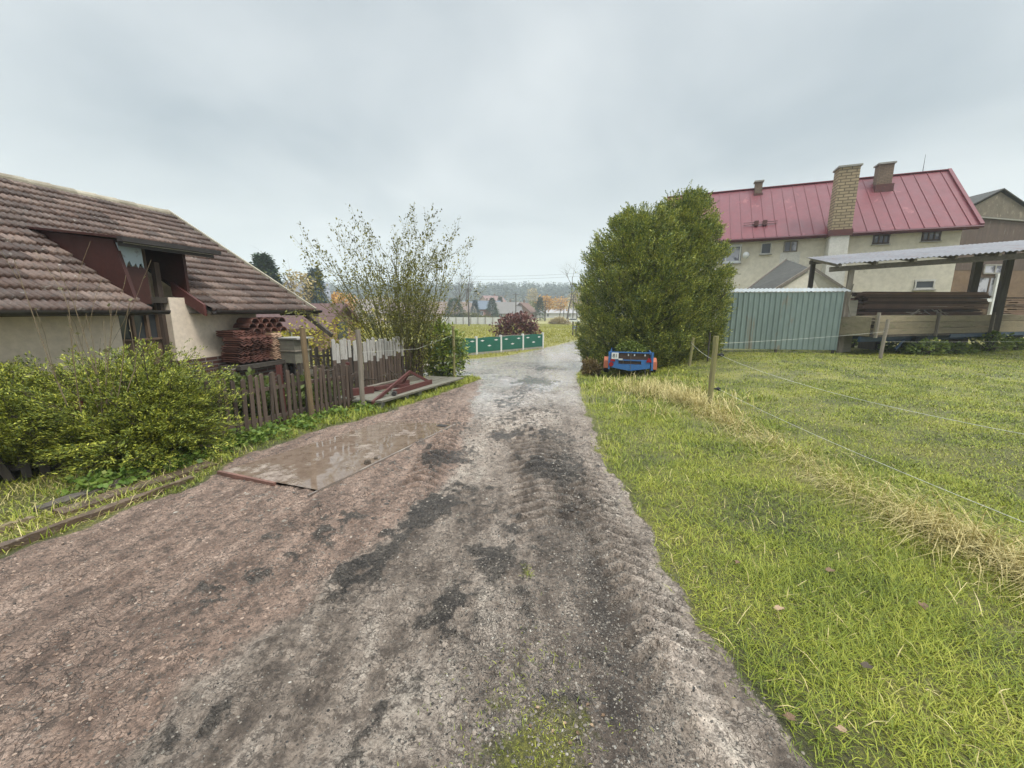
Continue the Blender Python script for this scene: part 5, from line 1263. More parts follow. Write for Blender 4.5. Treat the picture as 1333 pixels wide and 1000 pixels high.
a_, z_ = wallp(971, 333); ds = MB(); ds.lathe((0, 0, 0), [(.02, 0), (.12, .02), (.20, .07), (.21, .07), (.11, .01), (.02, -.02)], 18, 'y')
dv = MB(); c_ = H(a_, .1, z_); dv.v = [tuple(c_ + Vector(v_)) for v_ in ds.v]; dv.f = ds.f; dv.mi = ds.mi; dish = dv.build('satellite_dish', M['white_paint'], house, smooth=False)
mb = MB(); mb.tube([c_ + Vector((0, .05, 0)), H(a_, bw, z_ - .1)], .02, 6); mb.tube([c_ + Vector((0, 0, -.2)), c_ + Vector((.02, -.3, -.02))], .01, 5); mb.build('bracket', M['cable'], dish)
# lean-to with a dark slate roof, and the low annexe wall in front of the facade
lt = thing('lean_to', 'small lean-to with a dark slate roof against the cream house', 'shed', H(9, -1.5, 0))
M['slate'] = surf('dark_slate', (.075, .072, .062), (.05, .048, .042), 2, .75, .5, 25, c3=(.11, .10, .07), c3at=.62)
yA = 21.5
q = [at(970, 379, 22.6), at(1008, 377, 21.2), at(1052, 348, 21.6), at(1024, 338, 24.6)]
mb = MB(); mb.slab(q, (0, 0, -.08)); mb.build('roof', M['slate'], lt)
mb = MB(); mb.bar(q[1] + Vector((0, -.02, -.02)), q[2] + Vector((.15, -.02, .02)), .06, .14); mb.bar(q[0] + Vector((0, 0, .0)), q[3], .06, .12); mb.bar(q[2] + Vector((.12, -.02, .04)), q[2] + Vector((1.7, -1.2, -1.5)), .06, .12); mb.build('barge_board', M['wood_grey'], lt)
mb = MB(); g0 = q[1]; zq = -.2
mb.slab([Vector((q[1].x - .15, q[1].y + .1, zq)), Vector((q[2].x + 1.75, q[2].y - 1.1, zq)), Vector((q[2].x + 1.75, q[2].y - 1.1, q[1].z - .15)), Vector((q[2].x + .1, q[2].y + .1, q[2].z - .08)), Vector((q[1].x - .15, q[1].y + .1, q[1].z - .1))], (.5, 1.2, 0)); mb.build('wall', surf('cream_annexe_plaster', (.56, .53, .43), (.48, .45, .36), .6, .9, .2, 60), lt)

# ------------------------------------------------------------------ brown barn behind on the right
bn = thing('brown_barn', 'tall brown barn with a grey sheeted gable standing right of the red roof', 'barn', (33, 26, 0))
M['barn_wall'] = surf('brown_render', (.2, .135, .085), (.15, .10, .065), .7, .9, .3, 40)
M['barn_board'] = surf('brown_barn_boards', (.14, .10, .08), (.09, .066, .055), 1.2, .85, .5, 10, stretch=(4, 4, .4), c3=(.2, .17, .14), c3at=.6)
M['gable_sheet'] = surf('mottled_gable_sheet', (.21, .18, .135), (.14, .12, .09), 1.6, .9, .4, 18, stretch=(1.5, 1.5, .8), c3=(.27, .235, .18), c3at=.58)
BY = 27.0
def bp(u, v, y=BY): return at(u, v, y)
apex = bp(1303, 250); le = bp(1268, 268); dx_, dz_ = apex.x - le.x, apex.z - le.z; re = Vector((apex.x + dx_ * 1.7, BY, apex.z - dz_ * 1.7)); zl = bp(1276, 282).z; zr_ = min(zl - .35, re.z - .35)
bl = [Vector((le.x, BY, zl)), Vector((re.x, BY, zr_)), re, apex, le]
mb = MB(); mb.slab(bl, (0, 9, 0)); mb.build('gable', M['gable_sheet'], bn)
mb = MB(); zb2 = bp(1290, 352).z; mb.slab([Vector((le.x - .6, BY + .02, zb2)), Vector((re.x + 2, BY + .02, zb2)), Vector((re.x + 2, BY + .02, zr_ - .02 - (zl - zr_) * 2 / (re.x - le.x))), Vector((le.x - .6, BY + .02, zl - .02))], (0, 8.9, 0)); mb.build('boarded_wall', M['barn_board'], bn)
mb = MB(); mb.slab([Vector((le.x - .6, BY + .04, -.4)), Vector((re.x + 2, BY + .04, -.4)), Vector((re.x + 2, BY + .04, zb2)), Vector((le.x - .6, BY + .04, zb2))], (0, 8.8, 0)); mb.build('lower_wall', M['barn_wall'], bn)
mb = MB(); mb.bar(Vector((le.x - .5, BY - .06, zl + .02)), Vector((re.x, BY - .06, zr_ + .02)), .1, .07); mb.build('flashing', M['concrete'], bn)
mb = MB(); mb.slab([le + Vector((-.25, -.15, .0)), apex + Vector((0, -.15, .12)), apex + Vector((0, 9.2, .12)), le + Vector((-.25, 9.2, .0))], (0, 0, .07)); mb.slab([apex + Vector((0, -.15, .12)), re + Vector((.25, -.15, -.08)), re + Vector((.25, 9.2, -.08)), apex + Vector((0, 9.2, .12))], (0, 0, .07)); mb.build('roof', M['slate'], bn)
mb = MB(); q_ = le.lerp(apex, .55) + Vector((0, 2, .1)); mb.tube([q_, q_ + Vector((0, 0, 1.35))], [.025, .01], 5); mb.build('lightning_rod', M['cable'], bn)
for (u0, v0, u1, v1, fm) in ((1272, 361, 1300, 386, 'wood_brown'), (1282, 345, 1308, 356, 'concrete')):
    a = bp(u0, v0); b = bp(u1, v1); mb = MB()
    mb.box(((a.x + b.x) / 2, BY - .02, a.z), (b.x - a.x, .06, .09)); mb.box(((a.x + b.x) / 2, BY - .02, b.z), (b.x - a.x, .06, .09))
    for k in range(3): mb.box((a.x + (b.x - a.x) * k / 2, BY - .025, (a.z + b.z) / 2), (.08, .06, a.z - b.z - .09))
    w_ = mb.build('window', M[fm], bn); mb = MB(); mb.box(((a.x + b.x) / 2, BY - .005, (a.z + b.z) / 2), (b.x - a.x - .02, .03, a.z - b.z - .02)); mb.build('pane', M['glass_c'], w_)
a = bp(1298, 357); b = bp(1308, 402); mb = MB(); mb.box((a.x + .1, BY - .08, (a.z + b.z) / 2 - .4), (.42, .16, a.z - b.z + .8)); mb.build('white_pillar', M['white_paint'], bn)
a = bp(1272, 389); b = bp(1298, 393); mb = MB(); mb.box(((a.x + b.x) / 2, BY - .06, (a.z + b.z) / 2), (b.x - a.x, .14, .22)); mb.build('white_sill', M['white_paint'], bn)

# ------------------------------------------------------------------ open carport with corrugated roof
cp0 = Vector((13.0, 16.0, 0)); cd = Vector((.926, -.377, 0)).normalized(); cb = Vector((.377, .926, 0)).normalized()
def CPp(a, b, z): return cp0 + cd * a + cb * b + Vector((0, 0, z))
zf = 3.22
cpo = thing('carport', 'open timber carport with a pale corrugated sheet roof in front of the house', 'carport', CPp(3, 2, 0))
M['corr'] = surf('stained_corrugated_sheet', (.27, .265, .275), (.19, .185, .195), 1.0, .5, .1, 20, stretch=(1, .4, 1), c3=(.2, .155, .15), c3at=.56)
NX = 8 * 40; vs = []
for j, (b, dz) in enumerate(((-.35, .14), (3.8, .85))):
    for i in range(NX + 1):
        a = -.55 + 9.6 * i / NX; vs.append(CPp(a, b - (.0 if j else .0), zf + dz + a * .045 + .022 * math.cos(i * math.pi / 2.5)))
mb = MB(); mb.add(vs, [(i, i + 1, NX + 2 + i, NX + 1 + i) for i in range(NX)]); cr = mb.build('roof', M['corr'], cpo); mod = cr.modifiers.new('thick', 'SOLIDIFY'); mod.thickness = .008
mb = MB(); mb.bar(CPp(-.6, 0, zf - .05), CPp(9, 0, zf + .40), .14, .18); mb.build('beam', M['wood_beam'], cpo)
mb = MB(); mb.bar(CPp(-.5, 3.3, zf + .55), CPp(9, 3.3, zf + 1.0), .14, .16); mb.build('beam', M['wood_dark'], cpo)
for k in range(9):
    a = -.35 + k * 1.1; mb = MB(); mb.bar(CPp(a, -.3, zf + .07 + a * .045), CPp(a, 3.7, zf + .74 + a * .045), .07, .11); mb.build('rafter', M['wood_grey'], cpo)
for a, b, m, w in ((.1, 0, 'wood_grey', .16), (9.0, 0, 'wood_dark', .16), (-.35, 3.3, 'wood_dark', .16), (5.3, 3.3, 'wood_dark', .22), (6.2, 3.3, 'wood_dark', .22)):
    q = CPp(a, b, 0); mb = MB(); mb.bar(Vector((q.x, q.y, -.1)), Vector((q.x, q.y, zf + (.5 if b else -.1) + a * .045)), w, w, up=cd, j=.01); mb.build('post', M[m], cpo)
mb = MB(); mb.tube([CPp(.2, -.1, 2.6), CPp(.1, -.13, 1.9), CPp(.25, -.18, 1.3), CPp(.6, -.25, .8)], .018, 5); mb.build('rope', M['wood_board'], cpo)
# stacked planks under the roof
tq = MB(); tq.box((0, 0, 0), (5.0, .24, .05)); plk = tag(tq.build('plank', M['plank_brown']), 'long brown plank in the big stack under the carport roof', 'plank', 'planks stacked under the carport')
first = True; random.seed(12)
s0 = at(1198, 410, 17.0)
for lv in range(20):
    for k in range(3):
        o = plk if first else plk.copy()
        if not first: COL.objects.link(o)
        first = False
        o.location = (s0.x + random.uniform(-.10, .10) - .1, 16.9 + k * .25 + random.uniform(-.02, .02), 1.30 + lv * .0535 + random.uniform(-.002, .002)); o.rotation_euler = (0, random.uniform(-.006, .006), -.02 + random.uniform(-.012, .012))
        o.scale = (random.uniform(.94, 1.04), 1, 1)
pk2 = plk.copy(); s1 = at(1335, 390, 18.5)
first = True
for lv in range(11):
    o = plk.copy(); COL.objects.link(o); o['label'] = 'brown plank in the smaller stack at the right edge of the carport'; o['group'] = 'planks at the right edge'
    o.location = (s1.x + .9 + random.uniform(-.2, .2), 18.7, 1.15 + lv * .10 + random.uniform(-.01, .01)); o.scale = (.55, 1.5, 1.1); o.rotation_euler = (0, random.uniform(-.01, .01), random.uniform(-.03, .03))
bpy.data.objects.remove(pk2)
sup = thing('plank_stand', 'dark timber trestles carrying the big plank stack behind the loaded trailer', 'stand', (s0.x, 17, 0))
for dx in (-1.8, 0, 1.8):
    mb = MB(); mb.box((s0.x + dx, 17.15, .62), (.25, .85, 1.3)); mb.build('trestle', M['wood_dark'], sup)
sup = thing('plank_stand', 'dark timber trestles below the smaller plank stack at the right', 'stand', (s1.x + .9, 18.7, 0))
for dx in (-.8, .8):
    mb = MB(); mb.box((s1.x + .9 + dx, 18.7, .5), (.25, .5, 1.1)); mb.build('trestle', M['wood_dark'], sup)
# long farm trailer with timber sides
fl = thing('farm_trailer', 'long flat farm trailer with grey timber sideboards and a dark blue chassis', 'trailer', (18, 16, 0))
fd = Vector((.962, .273, 0)).normalized(); fn = Vector((.273, -.962, 0)).normalized(); f0 = Vector((12.95, 14.7, 0))
def FP(a, b, z): return f0 + fd * a + fn * -b + Vector((0, 0, z))
M['side'] = surf('mossy_trailer_boards', (.27, .225, .145), (.185, .155, .10), 1.4, .85, .5, 10, stretch=(.7, 2, 5), isl=.2, c3=(.12, .13, .06), c3at=.58)
M['dblue'] = surf('dark_blue_chassis', (.035, .07, .12), (.025, .045, .075), 3, .5, .1, 30, c3=(.07, .05, .04), c3at=.62)
for k, (a0_, a1_) in enumerate(((.35, 3.6), (3.7, 6.9), (7.0, 10.4))):
    mb = MB()
    for r_ in range(3): mb.bar(FP(a0_, 0, .82 + r_ * .235), FP(a1_, 0, .82 + r_ * .235 + random.uniform(-.01, .01)), .035, .225, j=.008)
    mb.build('sideboard', M['side'], fl)
mb = MB(); mb.bar(FP(.3, .1, 1.0), FP(.3, 2.0, 1.0), .04, .7); mb.build('headboard', M['side'], fl)
mb = MB(); mb.bar(FP(.3, 2.05, 1.05), FP(10.4, 2.05, 1.05), .035, .7); mb.build('sideboard', M['wood_dark'], fl)
for a in (.4, 3.65, 6.95, 10.3):
    mb = MB(); mb.bar(FP(a, -.05, .6), FP(a, -.05, 1.52), .10, .05, up=fd); mb.build('stake', M['wood_grey'], fl)
mb = MB(); mb.bar(FP(.3, 1.0, .66), FP(10.4, 1.0, .66), 2.0, .07); mb.build('bed', M['wood_dark'], fl)
mb = MB(); mb.bar(FP(.2, .35, .52), FP(10.4, .35, .52), .09, .18); mb.bar(FP(.2, 1.65, .52), FP(10.4, 1.65, .52), .09, .18); mb.bar(FP(2.3, .15, .50), FP(1.9, .15, .12), .05, .06)
mb.bar(FP(4.6, .0, .60), FP(10.4, -.05, .64), .05, .14); mb.build('chassis', M['dblue'], fl)
for a, b in ((3.35, .25), (3.35, 1.75), (9.4, .25)):
    c_ = FP(a, b, .34); q0 = MB(); q0.lathe((0, 0, 0), [(.17, -.11), (.33, -.11), (.40, -.07), (.40, .07), (.33, .11), (.17, .11)], 22, 'y'); q0.v = [tuple(c_ + Matrix.Rotation(math.atan2(fd.y, fd.x), 3, 'Z') @ Vector(v_)) for v_ in q0.v]; w_ = q0.build('wheel', M['rubber'], fl)
    q0 = MB(); q0.lathe((0, 0, 0), [(.05, -.09), (.17, -.09), (.17, .09), (.05, .09)], 16, 'y'); q0.v = [tuple(c_ + Matrix.Rotation(math.atan2(fd.y, fd.x), 3, 'Z') @ Vector(v_)) for v_ in q0.v]; q0.build('rim', M['dblue'], w_)
random.seed(2)
for k in range(14): mb = MB(); p = FP(random.uniform(2.6, 4.8), random.uniform(.1, .4), 1.5); d = Vector((random.uniform(-.5, .5), random.uniform(-.2, .2), random.uniform(-.05, .2))); mb.tube([p - d * .8, p + d * .8], .018, 4); tag(mb.build('loose_stick', M['wood_grey'], origin=p), 'loose grey stick lying across the farm trailer load', 'stick', 'sticks on the farm trailer')
# load of old boards on the trailer
random.seed(14)
tb = MB(); tb.box((0, 0, 0), (3.2, .2, .05)); fp_ = tag(tb.build('plank', M['side']), 'mossy grey board lying on the farm trailer bed', 'plank', 'boards loaded on the farm trailer'); first = True
for k in range(24):
    o = fp_ if first else fp_.copy()
    if not first: COL.objects.link(o)
    first = False
    lv = k // 3; o.location = FP(2.2 + (k % 3) * 2.9 + random.uniform(-.2, .2), .45 + (k * 7 % 5) * .2, .78 + lv * .085 + random.uniform(0, .02)); o.rotation_euler = (0, random.uniform(-.02, .02), math.atan2(fd.y, fd.x) + random.uniform(-.04, .04))
# weeds along the field edge: bramble clumps, each rooted plant of its own
M['bramble'] = leaf('bramble_leaf', [(.05, .085, .02), (.11, .16, .03), (.19, .24, .045), (.30, .31, .09)], .3, .5, .6, 1.5)
random.seed(17)
for k, (u, v, r, h_, l) in enumerate(((1110, 452, .75, 1.1, 'tall bramble clump at the right end of the green sheet wall'), (1170, 458, .8, .32, 'bramble clump just right of the slim grey post'), (1205, 461, .8, .34, 'bramble clump under the middle of the farm trailer'),
        (1240, 459, .8, .22, 'bramble clump in front of the farm trailer wheel'), (1285, 457, .8, .5, 'bright leafy clump right of the farm trailer wheel'), (1325, 455, .8, .3, 'low leafy clump at the right edge below the farm trailer'), (1050, 450, .7, .22, 'low weeds before the right half of the green sheet wall'), (985, 452, .8, .24, 'low weeds before the left half of the green sheet wall'))):
    p = G(u, v); leafy('bramble', l, (p.x, p.y), (r, .45, h_), int(700 * r * (h_ + .5)), M['bramble'], (.08, .16), .42, .3, cat='weeds', z0=.35)
# fallen leaves on the verge and lane
M['fallen'] = surf('fallen_leaf_brown', (.20, .125, .07), (.12, .075, .045), 20, .7, .2, 60)
M['fallen_p'] = surf('fallen_leaf_pale', (.40, .28, .17), (.27, .18, .11), 20, .65, .2, 60)
def fallen(u, v, size, mat, label, group=None, rot=None):
    p = G(u, v); z = h1(p.x, p.y); size *= .8; nn_ = 12; vs = [(0, 0, 0)]; random.seed(int(u * 7 + v))
    for k in range(nn_):
        a = 2 * math.pi * k / nn_; r = size * (.55 + .45 * abs(math.cos(a * 2.5))) * (1.25 if k == 0 else 1); vs.append((r * math.cos(a), r * .75 * math.sin(a), size * .35 * abs(math.sin(a)) + random.uniform(0, .12) * size))
    Mx = Matrix.Rotation(random.uniform(0, 6.28), 3, 'Z') @ Matrix.Rotation(random.uniform(-.3, .3), 3, 'X')
    onr = road_d(np.array([p.x]), np.array([p.y]))[0] > 0
    c_ = Vector((p.x, p.y, z + (.006 if onr else .035))); mb = MB(); mb.add([c_ + Mx @ Vector(q_) for q_ in vs], [(0, k + 1, (k + 1) % nn_ + 1) for k in range(nn_)])
    o = mb.build('fallen_leaf', mat, origin=c_); mod = o.modifiers.new('thick', 'SOLIDIFY'); mod.thickness = .0015; return tag(o, label, 'leaf', group)
fallen(1014, 797, .042, M['fallen_p'], 'pinkish curled dead leaf in the middle of the near verge')
fallen(1200, 792, .042, M['fallen'], 'dark brown dead leaf in the grass near the right edge')
fallen(1080, 746, .04, M['fallen'], 'brown dead leaf beyond the pinkish curled leaf')
fallen(1127, 872, .035, M['bark'], 'blackened dead leaf low in the near verge')
fallen(1028, 938, .03, M['fallen'], 'reddish leaf scrap where the lane meets the grass')
fallen(1095, 955, .026, M['fallen_p'], 'pale ochre leaf on the trampled grass by the lane')
fallen(960, 735, .03, M['fallen'], 'small brown leaf on the verge close to the lane edge')
GL = 'dead leaves in the grassy patch on the lane'
for u, v, m in ((735, 945, 'fallen_p'), (770, 950, 'fallen_p'), (752, 960, 'fallen'), (785, 935, 'fallen'), (700, 925, 'fallen_p'), (742, 972, 'fallen'), (720, 955, 'fallen_p'), (765, 925, 'fallen'), (690, 950, 'fallen')):
    fallen(u, v, .012, M[m], 'tiny dead leaf scrap beside the grassy patch on the lane', GL)
# ================================================================== THE VALLEY BEYOND
# green concrete fence with white diamonds
M['fence_green'] = surf('green_fence_paint', (.013, .125, .085), (.011, .095, .066), 2, .6, .15, 30, c3=(.05, .15, .10), c3at=.66)
gp0, gp1, gp2 = Vector((-4.6, 23.0, 0)), Vector((-2.26, 25.0, 0)), Vector((2.2, 29.2, 0))
gf = thing('panel_fence', 'green painted concrete panel fence with white diamonds along the side lane', 'fence', (gp1.x, gp1.y, h1(gp1.x, gp1.y)))
pts = [gp0, gp0.lerp(gp1, .5), gp1] + [gp1.lerp(gp2, k / 3) for k in (1, 2, 3)]
for i, p in enumerate(pts):
    z = h1(p.x, p.y); mb = MB(); mb.box((p.x, p.y, z + .5), (.13, .13, 1.3), Matrix.Rotation(.75, 3, 'Z'), .004); mb.build('post', M['concrete_white'], gf)
for a, b in zip(pts, pts[1:]):
    d = (b - a).normalized(); n_ = Vector((d.y, -d.x, 0)); za = max(h1(a.x, a.y), h1(b.x, b.y)) + .1
    mb = MB(); mb.slab([a + Vector((0, 0, za - .35)), b + Vector((0, 0, za - .35)), b + Vector((0, 0, za + .05)), a + Vector((0, 0, za + .05))], n_ * .05); mb.build('base_panel', M['concrete'], gf)
    mb = MB(); mb.slab([a + Vector((0, 0, za + .06)), b + Vector((0, 0, za + .06)), b + Vector((0, 0, za + .92)), (a + b) / 2 + Vector((0, 0, za + .98)), a + Vector((0, 0, za + .92))], n_ * .06); pn = mb.build('green_panel', M['fence_green'], gf)
    L = (b - a).length
    for (t_, z_) in ((.22, .76), (.78, .76), (.5, .42)):
        c_ = a.lerp(b, t_) + n_ * .062 + Vector((0, 0, za + z_)); mb = MB(); mb.slab([c_ - d * .17, c_ - Vector((0, 0, .05)), c_ + d * .17, c_ + Vector((0, 0, .05))], n_ * .012); mb.build('diamond', M['white_paint'], pn)
q = pts[-1]; mb = MB(); mb.bar(q + Vector((-.2, .3, h1(q.x, q.y) + .98)), pts[-3] + Vector((-.3, .3, h1(q.x, q.y) + 1.05)), .05, .08); mb.build('top_rail', M['wood_grey'], gf)
# red-brown bush behind it
M['russet'] = leaf('russet_leaf', [(.05, .022, .022), (.12, .05, .045), (.20, .085, .07), (.28, .15, .11)], .2, .6, .5, 1)
leafy('russet_bush', 'dense red-brown bush behind the green panel fence', (.30, 31.5), (1.75, 1.3, 1.25), 2600, M['russet'], (.14, .28), .4, .5, z0=.5)
# field posts by the lane
for k, (u, v, h_, l) in enumerate(((745.7, 430, 1.5, 'dark fence post nearest the green panel fence on the lane bend'), (750.5, 431, 1.35, 'dark post beside the small blue board on the bend'), (754.5, 422, 1.2, 'farthest dark post on the lane bend, half hidden by the thuja'))):
    y = (44, 43, 52)[k]; p = at(u, v, y); z = h1(p.x, p.y); mb = MB(); mb.box((p.x, p.y, z + h_ / 2), (.14, .14, h_), None, .01); tag(mb.build('wooden_post', M['wood_dark'], origin=(p.x, p.y, z)), l, 'post')
p = at(749.3, 422, 43.5); sg = thing('blue_board', 'small pale blue board fixed low between dark posts on the bend', 'sign', (p.x, p.y, h1(p.x, p.y)))
mb = MB(); mb.box((p.x, p.y, h1(p.x, p.y) + .95), (.42, .03, .3)); mb.build('board', surf('pale_blue', (.28, .36, .5), (.24, .3, .42), 4, .5, 0), sg); mb = MB(); mb.box((p.x, p.y + .05, h1(p.x, p.y) + .5), (.06, .06, 1.2)); mb.build('stake', M['wood_dark'], sg)
# utility poles and their lines
M['pole_wood'] = surf('utility_pole_wood', (.10, .085, .07), (.07, .06, .05), 2, .85, .3, 10)
def upole(u, y, ztop, label):
    p = at(u, 404, y); z = h1(p.x, p.y); o = thing('utility_pole', label, 'pole', (p.x, p.y, z), 'utility poles across the meadow')
    mb = MB(); mb.tube([(p.x, p.y, z - .2), (p.x, p.y, ztop)], [.17, .12], 8); mb.build('pole', M['pole_wood'], o)
    mb = MB(); mb.box((p.x, p.y - .16, ztop - .45), (1.7, .1, .12)); mb.build('crossarm', M['pole_wood'], o)
    for dx in (-.75, .75): mb = MB(); mb.lathe((p.x + dx, p.y - .16, ztop - .39), [(.05, 0), (.07, .1), (.03, .2)], 8); mb.build('insulator', M['white_paint'], o)
    return Vector((p.x, p.y, ztop - .2))
P1 = upole(610, 85, 6.2, 'tallest utility pole before the pale concrete wall'); P2 = upole(671.5, 112, 6.3, 'utility pole rising behind the red-brown bush')
P3 = upole(709.5, 122, 4.6, 'utility pole in front of the orange trees, left of the pale bush'); P4 = upole(734, 150, 3.6, 'distant utility pole behind the pale bush'); P5 = upole(746, 120, 6.0, 'utility pole close to the thuja edge above the white car')
lines = [(P1 + Vector((-60, -20, 1)), P1), (P1, P2), (P2, P3), (P2, P5), (P3, P4)]
for i, (a, b) in enumerate(lines):
    for dx in (-.7, .7):
        wire('thin dark overhead line between the utility poles', a + Vector((dx, 0, 0)), b + Vector((dx, 0, 0)), .9 if i else 1.4, .02, 'overhead_line', 'cable', 'cable', 10, 'overhead lines')
for v in (361, 357):
    wire('high overhead line crossing the sky above the forest', at(560, v + 1, 190), at(775, v - 3, 190), 1.2, .05, 'overhead_line', 'cable', 'cable', 14, 'high overhead lines')
# houses
def rotm(a): return Matrix.Rotation(a, 3, 'Z')
def far_house(label, u, y, L, W, he, hr, rot, wallc, roofc, wins=2, chimney=True, dz=0):
    p = at(u, 404, y); z = h1(p.x, p.y) + dz; o = thing('village_house', label, 'house', (p.x, p.y, z)); X = rotm(rot); B = Vector((p.x, p.y, z))
    def Q(a, b, c): return B + X @ Vector((a, b, c))
    wm_ = surf('house_wall_far', wallc, tuple(k * .85 for k in wallc), 1, .9, 0); rm_ = surf('house_roof_far', roofc, tuple(k * .8 for k in roofc), 1, .8, 0)
    mb = MB(); mb.slab([Q(-L / 2, -W / 2, -1.5), Q(-L / 2, W / 2, -1.5), Q(-L / 2, W / 2, he), Q(-L / 2, 0, hr - .15), Q(-L / 2, -W / 2, he)], X @ Vector((L, 0, 0))); mb.build('wall', wm_, o)
    e_ = .5; k = (hr - he) / (W / 2); mb = MB()
    for s in (-1, 1): mb.slab([Q(-L / 2 - e_, s * (W / 2 + e_), he - k * e_), Q(L / 2 + e_, s * (W / 2 + e_), he - k * e_), Q(L / 2 + e_, 0, hr), Q(-L / 2 - e_, 0, hr)], (0, 0, .2))
    r_ = mb.build('roof', rm_, o)
    for i in range(wins):
        a = -L / 2 + L * (i + .7) / (wins + .4); mb = MB(); c_ = Q(a, -W / 2 - .03, he * .55)
        for q_ in (Vector((0, 0, .68)), Vector((0, 0, -.68))): mb.box(c_ + q_, (1.1, .12, .1), X)
        for q_ in (-.5, 0, .5): mb.box(c_ + X @ Vector((q_, 0, 0)), (.1, .11, 1.27), X)
        w_ = mb.build('window', M['white_paint'], o); mb = MB(); mb.box(c_ + X @ Vector((0, .03, 0)), (1.0, .08, 1.3), X); mb.build('pane', M['glass'], w_)
    mb = MB(); c_ = Q(L / 2 + .02, 0, he * .8); mb.box(c_, (.1, 1.2, 1.2), X); w_ = mb.build('window', M['glass'], o)
    if chimney: mb = MB(); mb.box(Q(L * .15, .3, hr + .3), (.6, .6, 1.6), X); mb.build('chimney', M['brick_small'], r_)
    return o
far_house('brick-red house with a slate-blue roof beside the dark spruce', 627, 150, 13, 9, 3.6, 6.4, .08, (.30, .15, .115), (.13, .16, .20), 3)
far_house('pinkish tall house peeping over the slate-blue roof', 641, 185, 10, 8, 6.2, 9.2, .7, (.50, .36, .31), (.24, .15, .135), 2)
far_house('long low house with a grey roof in front of the village', 659, 138, 9.5, 8, 2.2, 5.6, .05, (.42, .38, .33), (.2, .185, .175), 2)
far_house('house with a red-brown gable roof right of the grey roof', 682, 140, 7, 7, 2.6, 5.5, 1.2, (.36, .22, .17), (.17, .095, .075), 1)
far_house('cream house behind the tall shrub branches', 578, 120, 12, 8, 2.6, 5.6, .2, (.5, .42, .33), (.22, .16, .13), 3)
far_house('pale house beside the broad cone-shaped conifer', 603, 135, 8, 7, 3.0, 5.6, -.3, (.5, .44, .38), (.22, .17, .145), 1)
far_house('long pale shed behind the orange trees', 726, 175, 22, 6, 2.2, 3.8, .05, (.55, .54, .52), (.38, .36, .36), 2, False)
far_house('grey-roofed house left, above the cottage eave corner', 384, 62, 9, 7, 3.8, 6.9, .5, (.5, .46, .4), (.24, .25, .28), 1)
far_house('red-brown roofed shed behind the yellow bushes', 396, 30, 6, 4, 1.7, 3.1, -.2, (.28, .17, .13), (.12, .065, .06), 1, False)
far_house('house behind the tall shrub at left', 470, 95, 11, 8, 2.8, 5.6, .3, (.5, .42, .36), (.26, .22, .2), 2)
far_house('brown house between the shrub branches', 520, 105, 10, 8, 2.4, 5.0, -.2, (.36, .27, .22), (.2, .14, .115), 2)
# pale concrete wall
a, b = at(575, 404, 96), at(651.5, 404, 93); za = h1(b.x, b.y) + .2
cw_ = thing('concrete_wall', 'pale concrete panel wall across the meadow behind the tallest pole', 'wall', (b.x, b.y, za - .5)); nP = 8
for k in range(nP):
    p, q = a.lerp(b, k / nP), a.lerp(b, (k + .94) / nP); mb = MB(); mb.slab([Vector((p.x, p.y, za - .8)), Vector((q.x, q.y, za - .8)), Vector((q.x, q.y, za + 1.6)), Vector((p.x, p.y, za + 1.6))], (0, .15, 0)); mb.build('panel', M['concrete_white'], cw_)
    mb = MB(); mb.box((q.x + .05, q.y - .05, za + .4), (.25, .25, 2.5)); mb.build('post', M['concrete'], cw_)
# trees of the village
def conif(label, u, y, h, r, mat, n=1400, name='conifer_tree', base=.06, power=.9, vtop=None):
    p = at(u, 404, y); z = h1(p.x, p.y)
    if vtop: h = at(u, vtop, y).z - z
    o = thing(name, label, 'tree', (p.x, p.y, z)); t_ = rng.random(n) ** .8; a = rng.uniform(0, 6.28, n)
    tier = .78 + .3 * np.abs(np.sin(t_ * h * 2.2 / max(r, 1) * 2)); rr = r * (1 - t_) ** power * tier * rng.uniform(.45, 1.05, n)
    P = np.stack([p.x + rr * np.cos(a), p.y + rr * np.sin(a), z + h * (base + (1 - base) * t_)], 1)
    V, F = sprays(P, np.stack([np.cos(a), np.sin(a), rng.normal(.05, .3, n)], 1), rng.uniform(.05, .11, n) * h, 6, .42, .5, .3); npmesh('crown', V, F, mat, o)
    mb = MB(); mb.tube([(p.x, p.y, z - .1), (p.x, p.y, z + h * .9)], [h * .022, h * .004], 7); mb.build('trunk', M['bark'], o); return o
M['spruce'] = leaf('spruce_needle', [(.012, .03, .018), (.03, .06, .03), (.05, .09, .04), (.08, .12, .05)], .1, .6, .5, .6)
M['spruce_blue'] = leaf('blue_spruce_needle', [(.04, .07, .085), (.08, .125, .145), (.13, .18, .2)], .1, .6, .5, .6)
M['cypress'] = leaf('cypress_scale', [(.02, .05, .025), (.045, .085, .035), (.07, .12, .045)], .1, .6, .5, .5)
conif('broad cone-shaped green conifer by the pale house', 592, 105, 5, 3.0, M['cypress'], 1600, 'conifer_tree', .0, .45, 389)
conif('dark blue spruce beside the brick-red house', 618.5, 118, 5, 2.0, M['spruce_blue'], 900, vtop=391)
conif('dark spruce between the slate-blue and the grey roofs', 640.5, 125, 5, 2.6, M['spruce'], 1100, vtop=388)
conif('small dark conifer in front of the grey-roofed house', 645, 122, 4, 1.4, M['spruce'], 600, vtop=401)
conif('small spruce behind the ridge of the grey roof', 651, 165, 4, 1.8, M['spruce'], 700, vtop=386)
conif('dark conifer left of the orange tree', 703, 128, 6, 1.8, M['spruce'], 900, vtop=387)
conif('tall green spruce rising behind the cottage roof edge', 350, 46, 7, 2.6, M['spruce'], 1800, vtop=332)
conif('dusty blue spruce behind the yellow bushes', 413, 60, 7, 1.9, M['spruce_blue'], 1100, vtop=350)
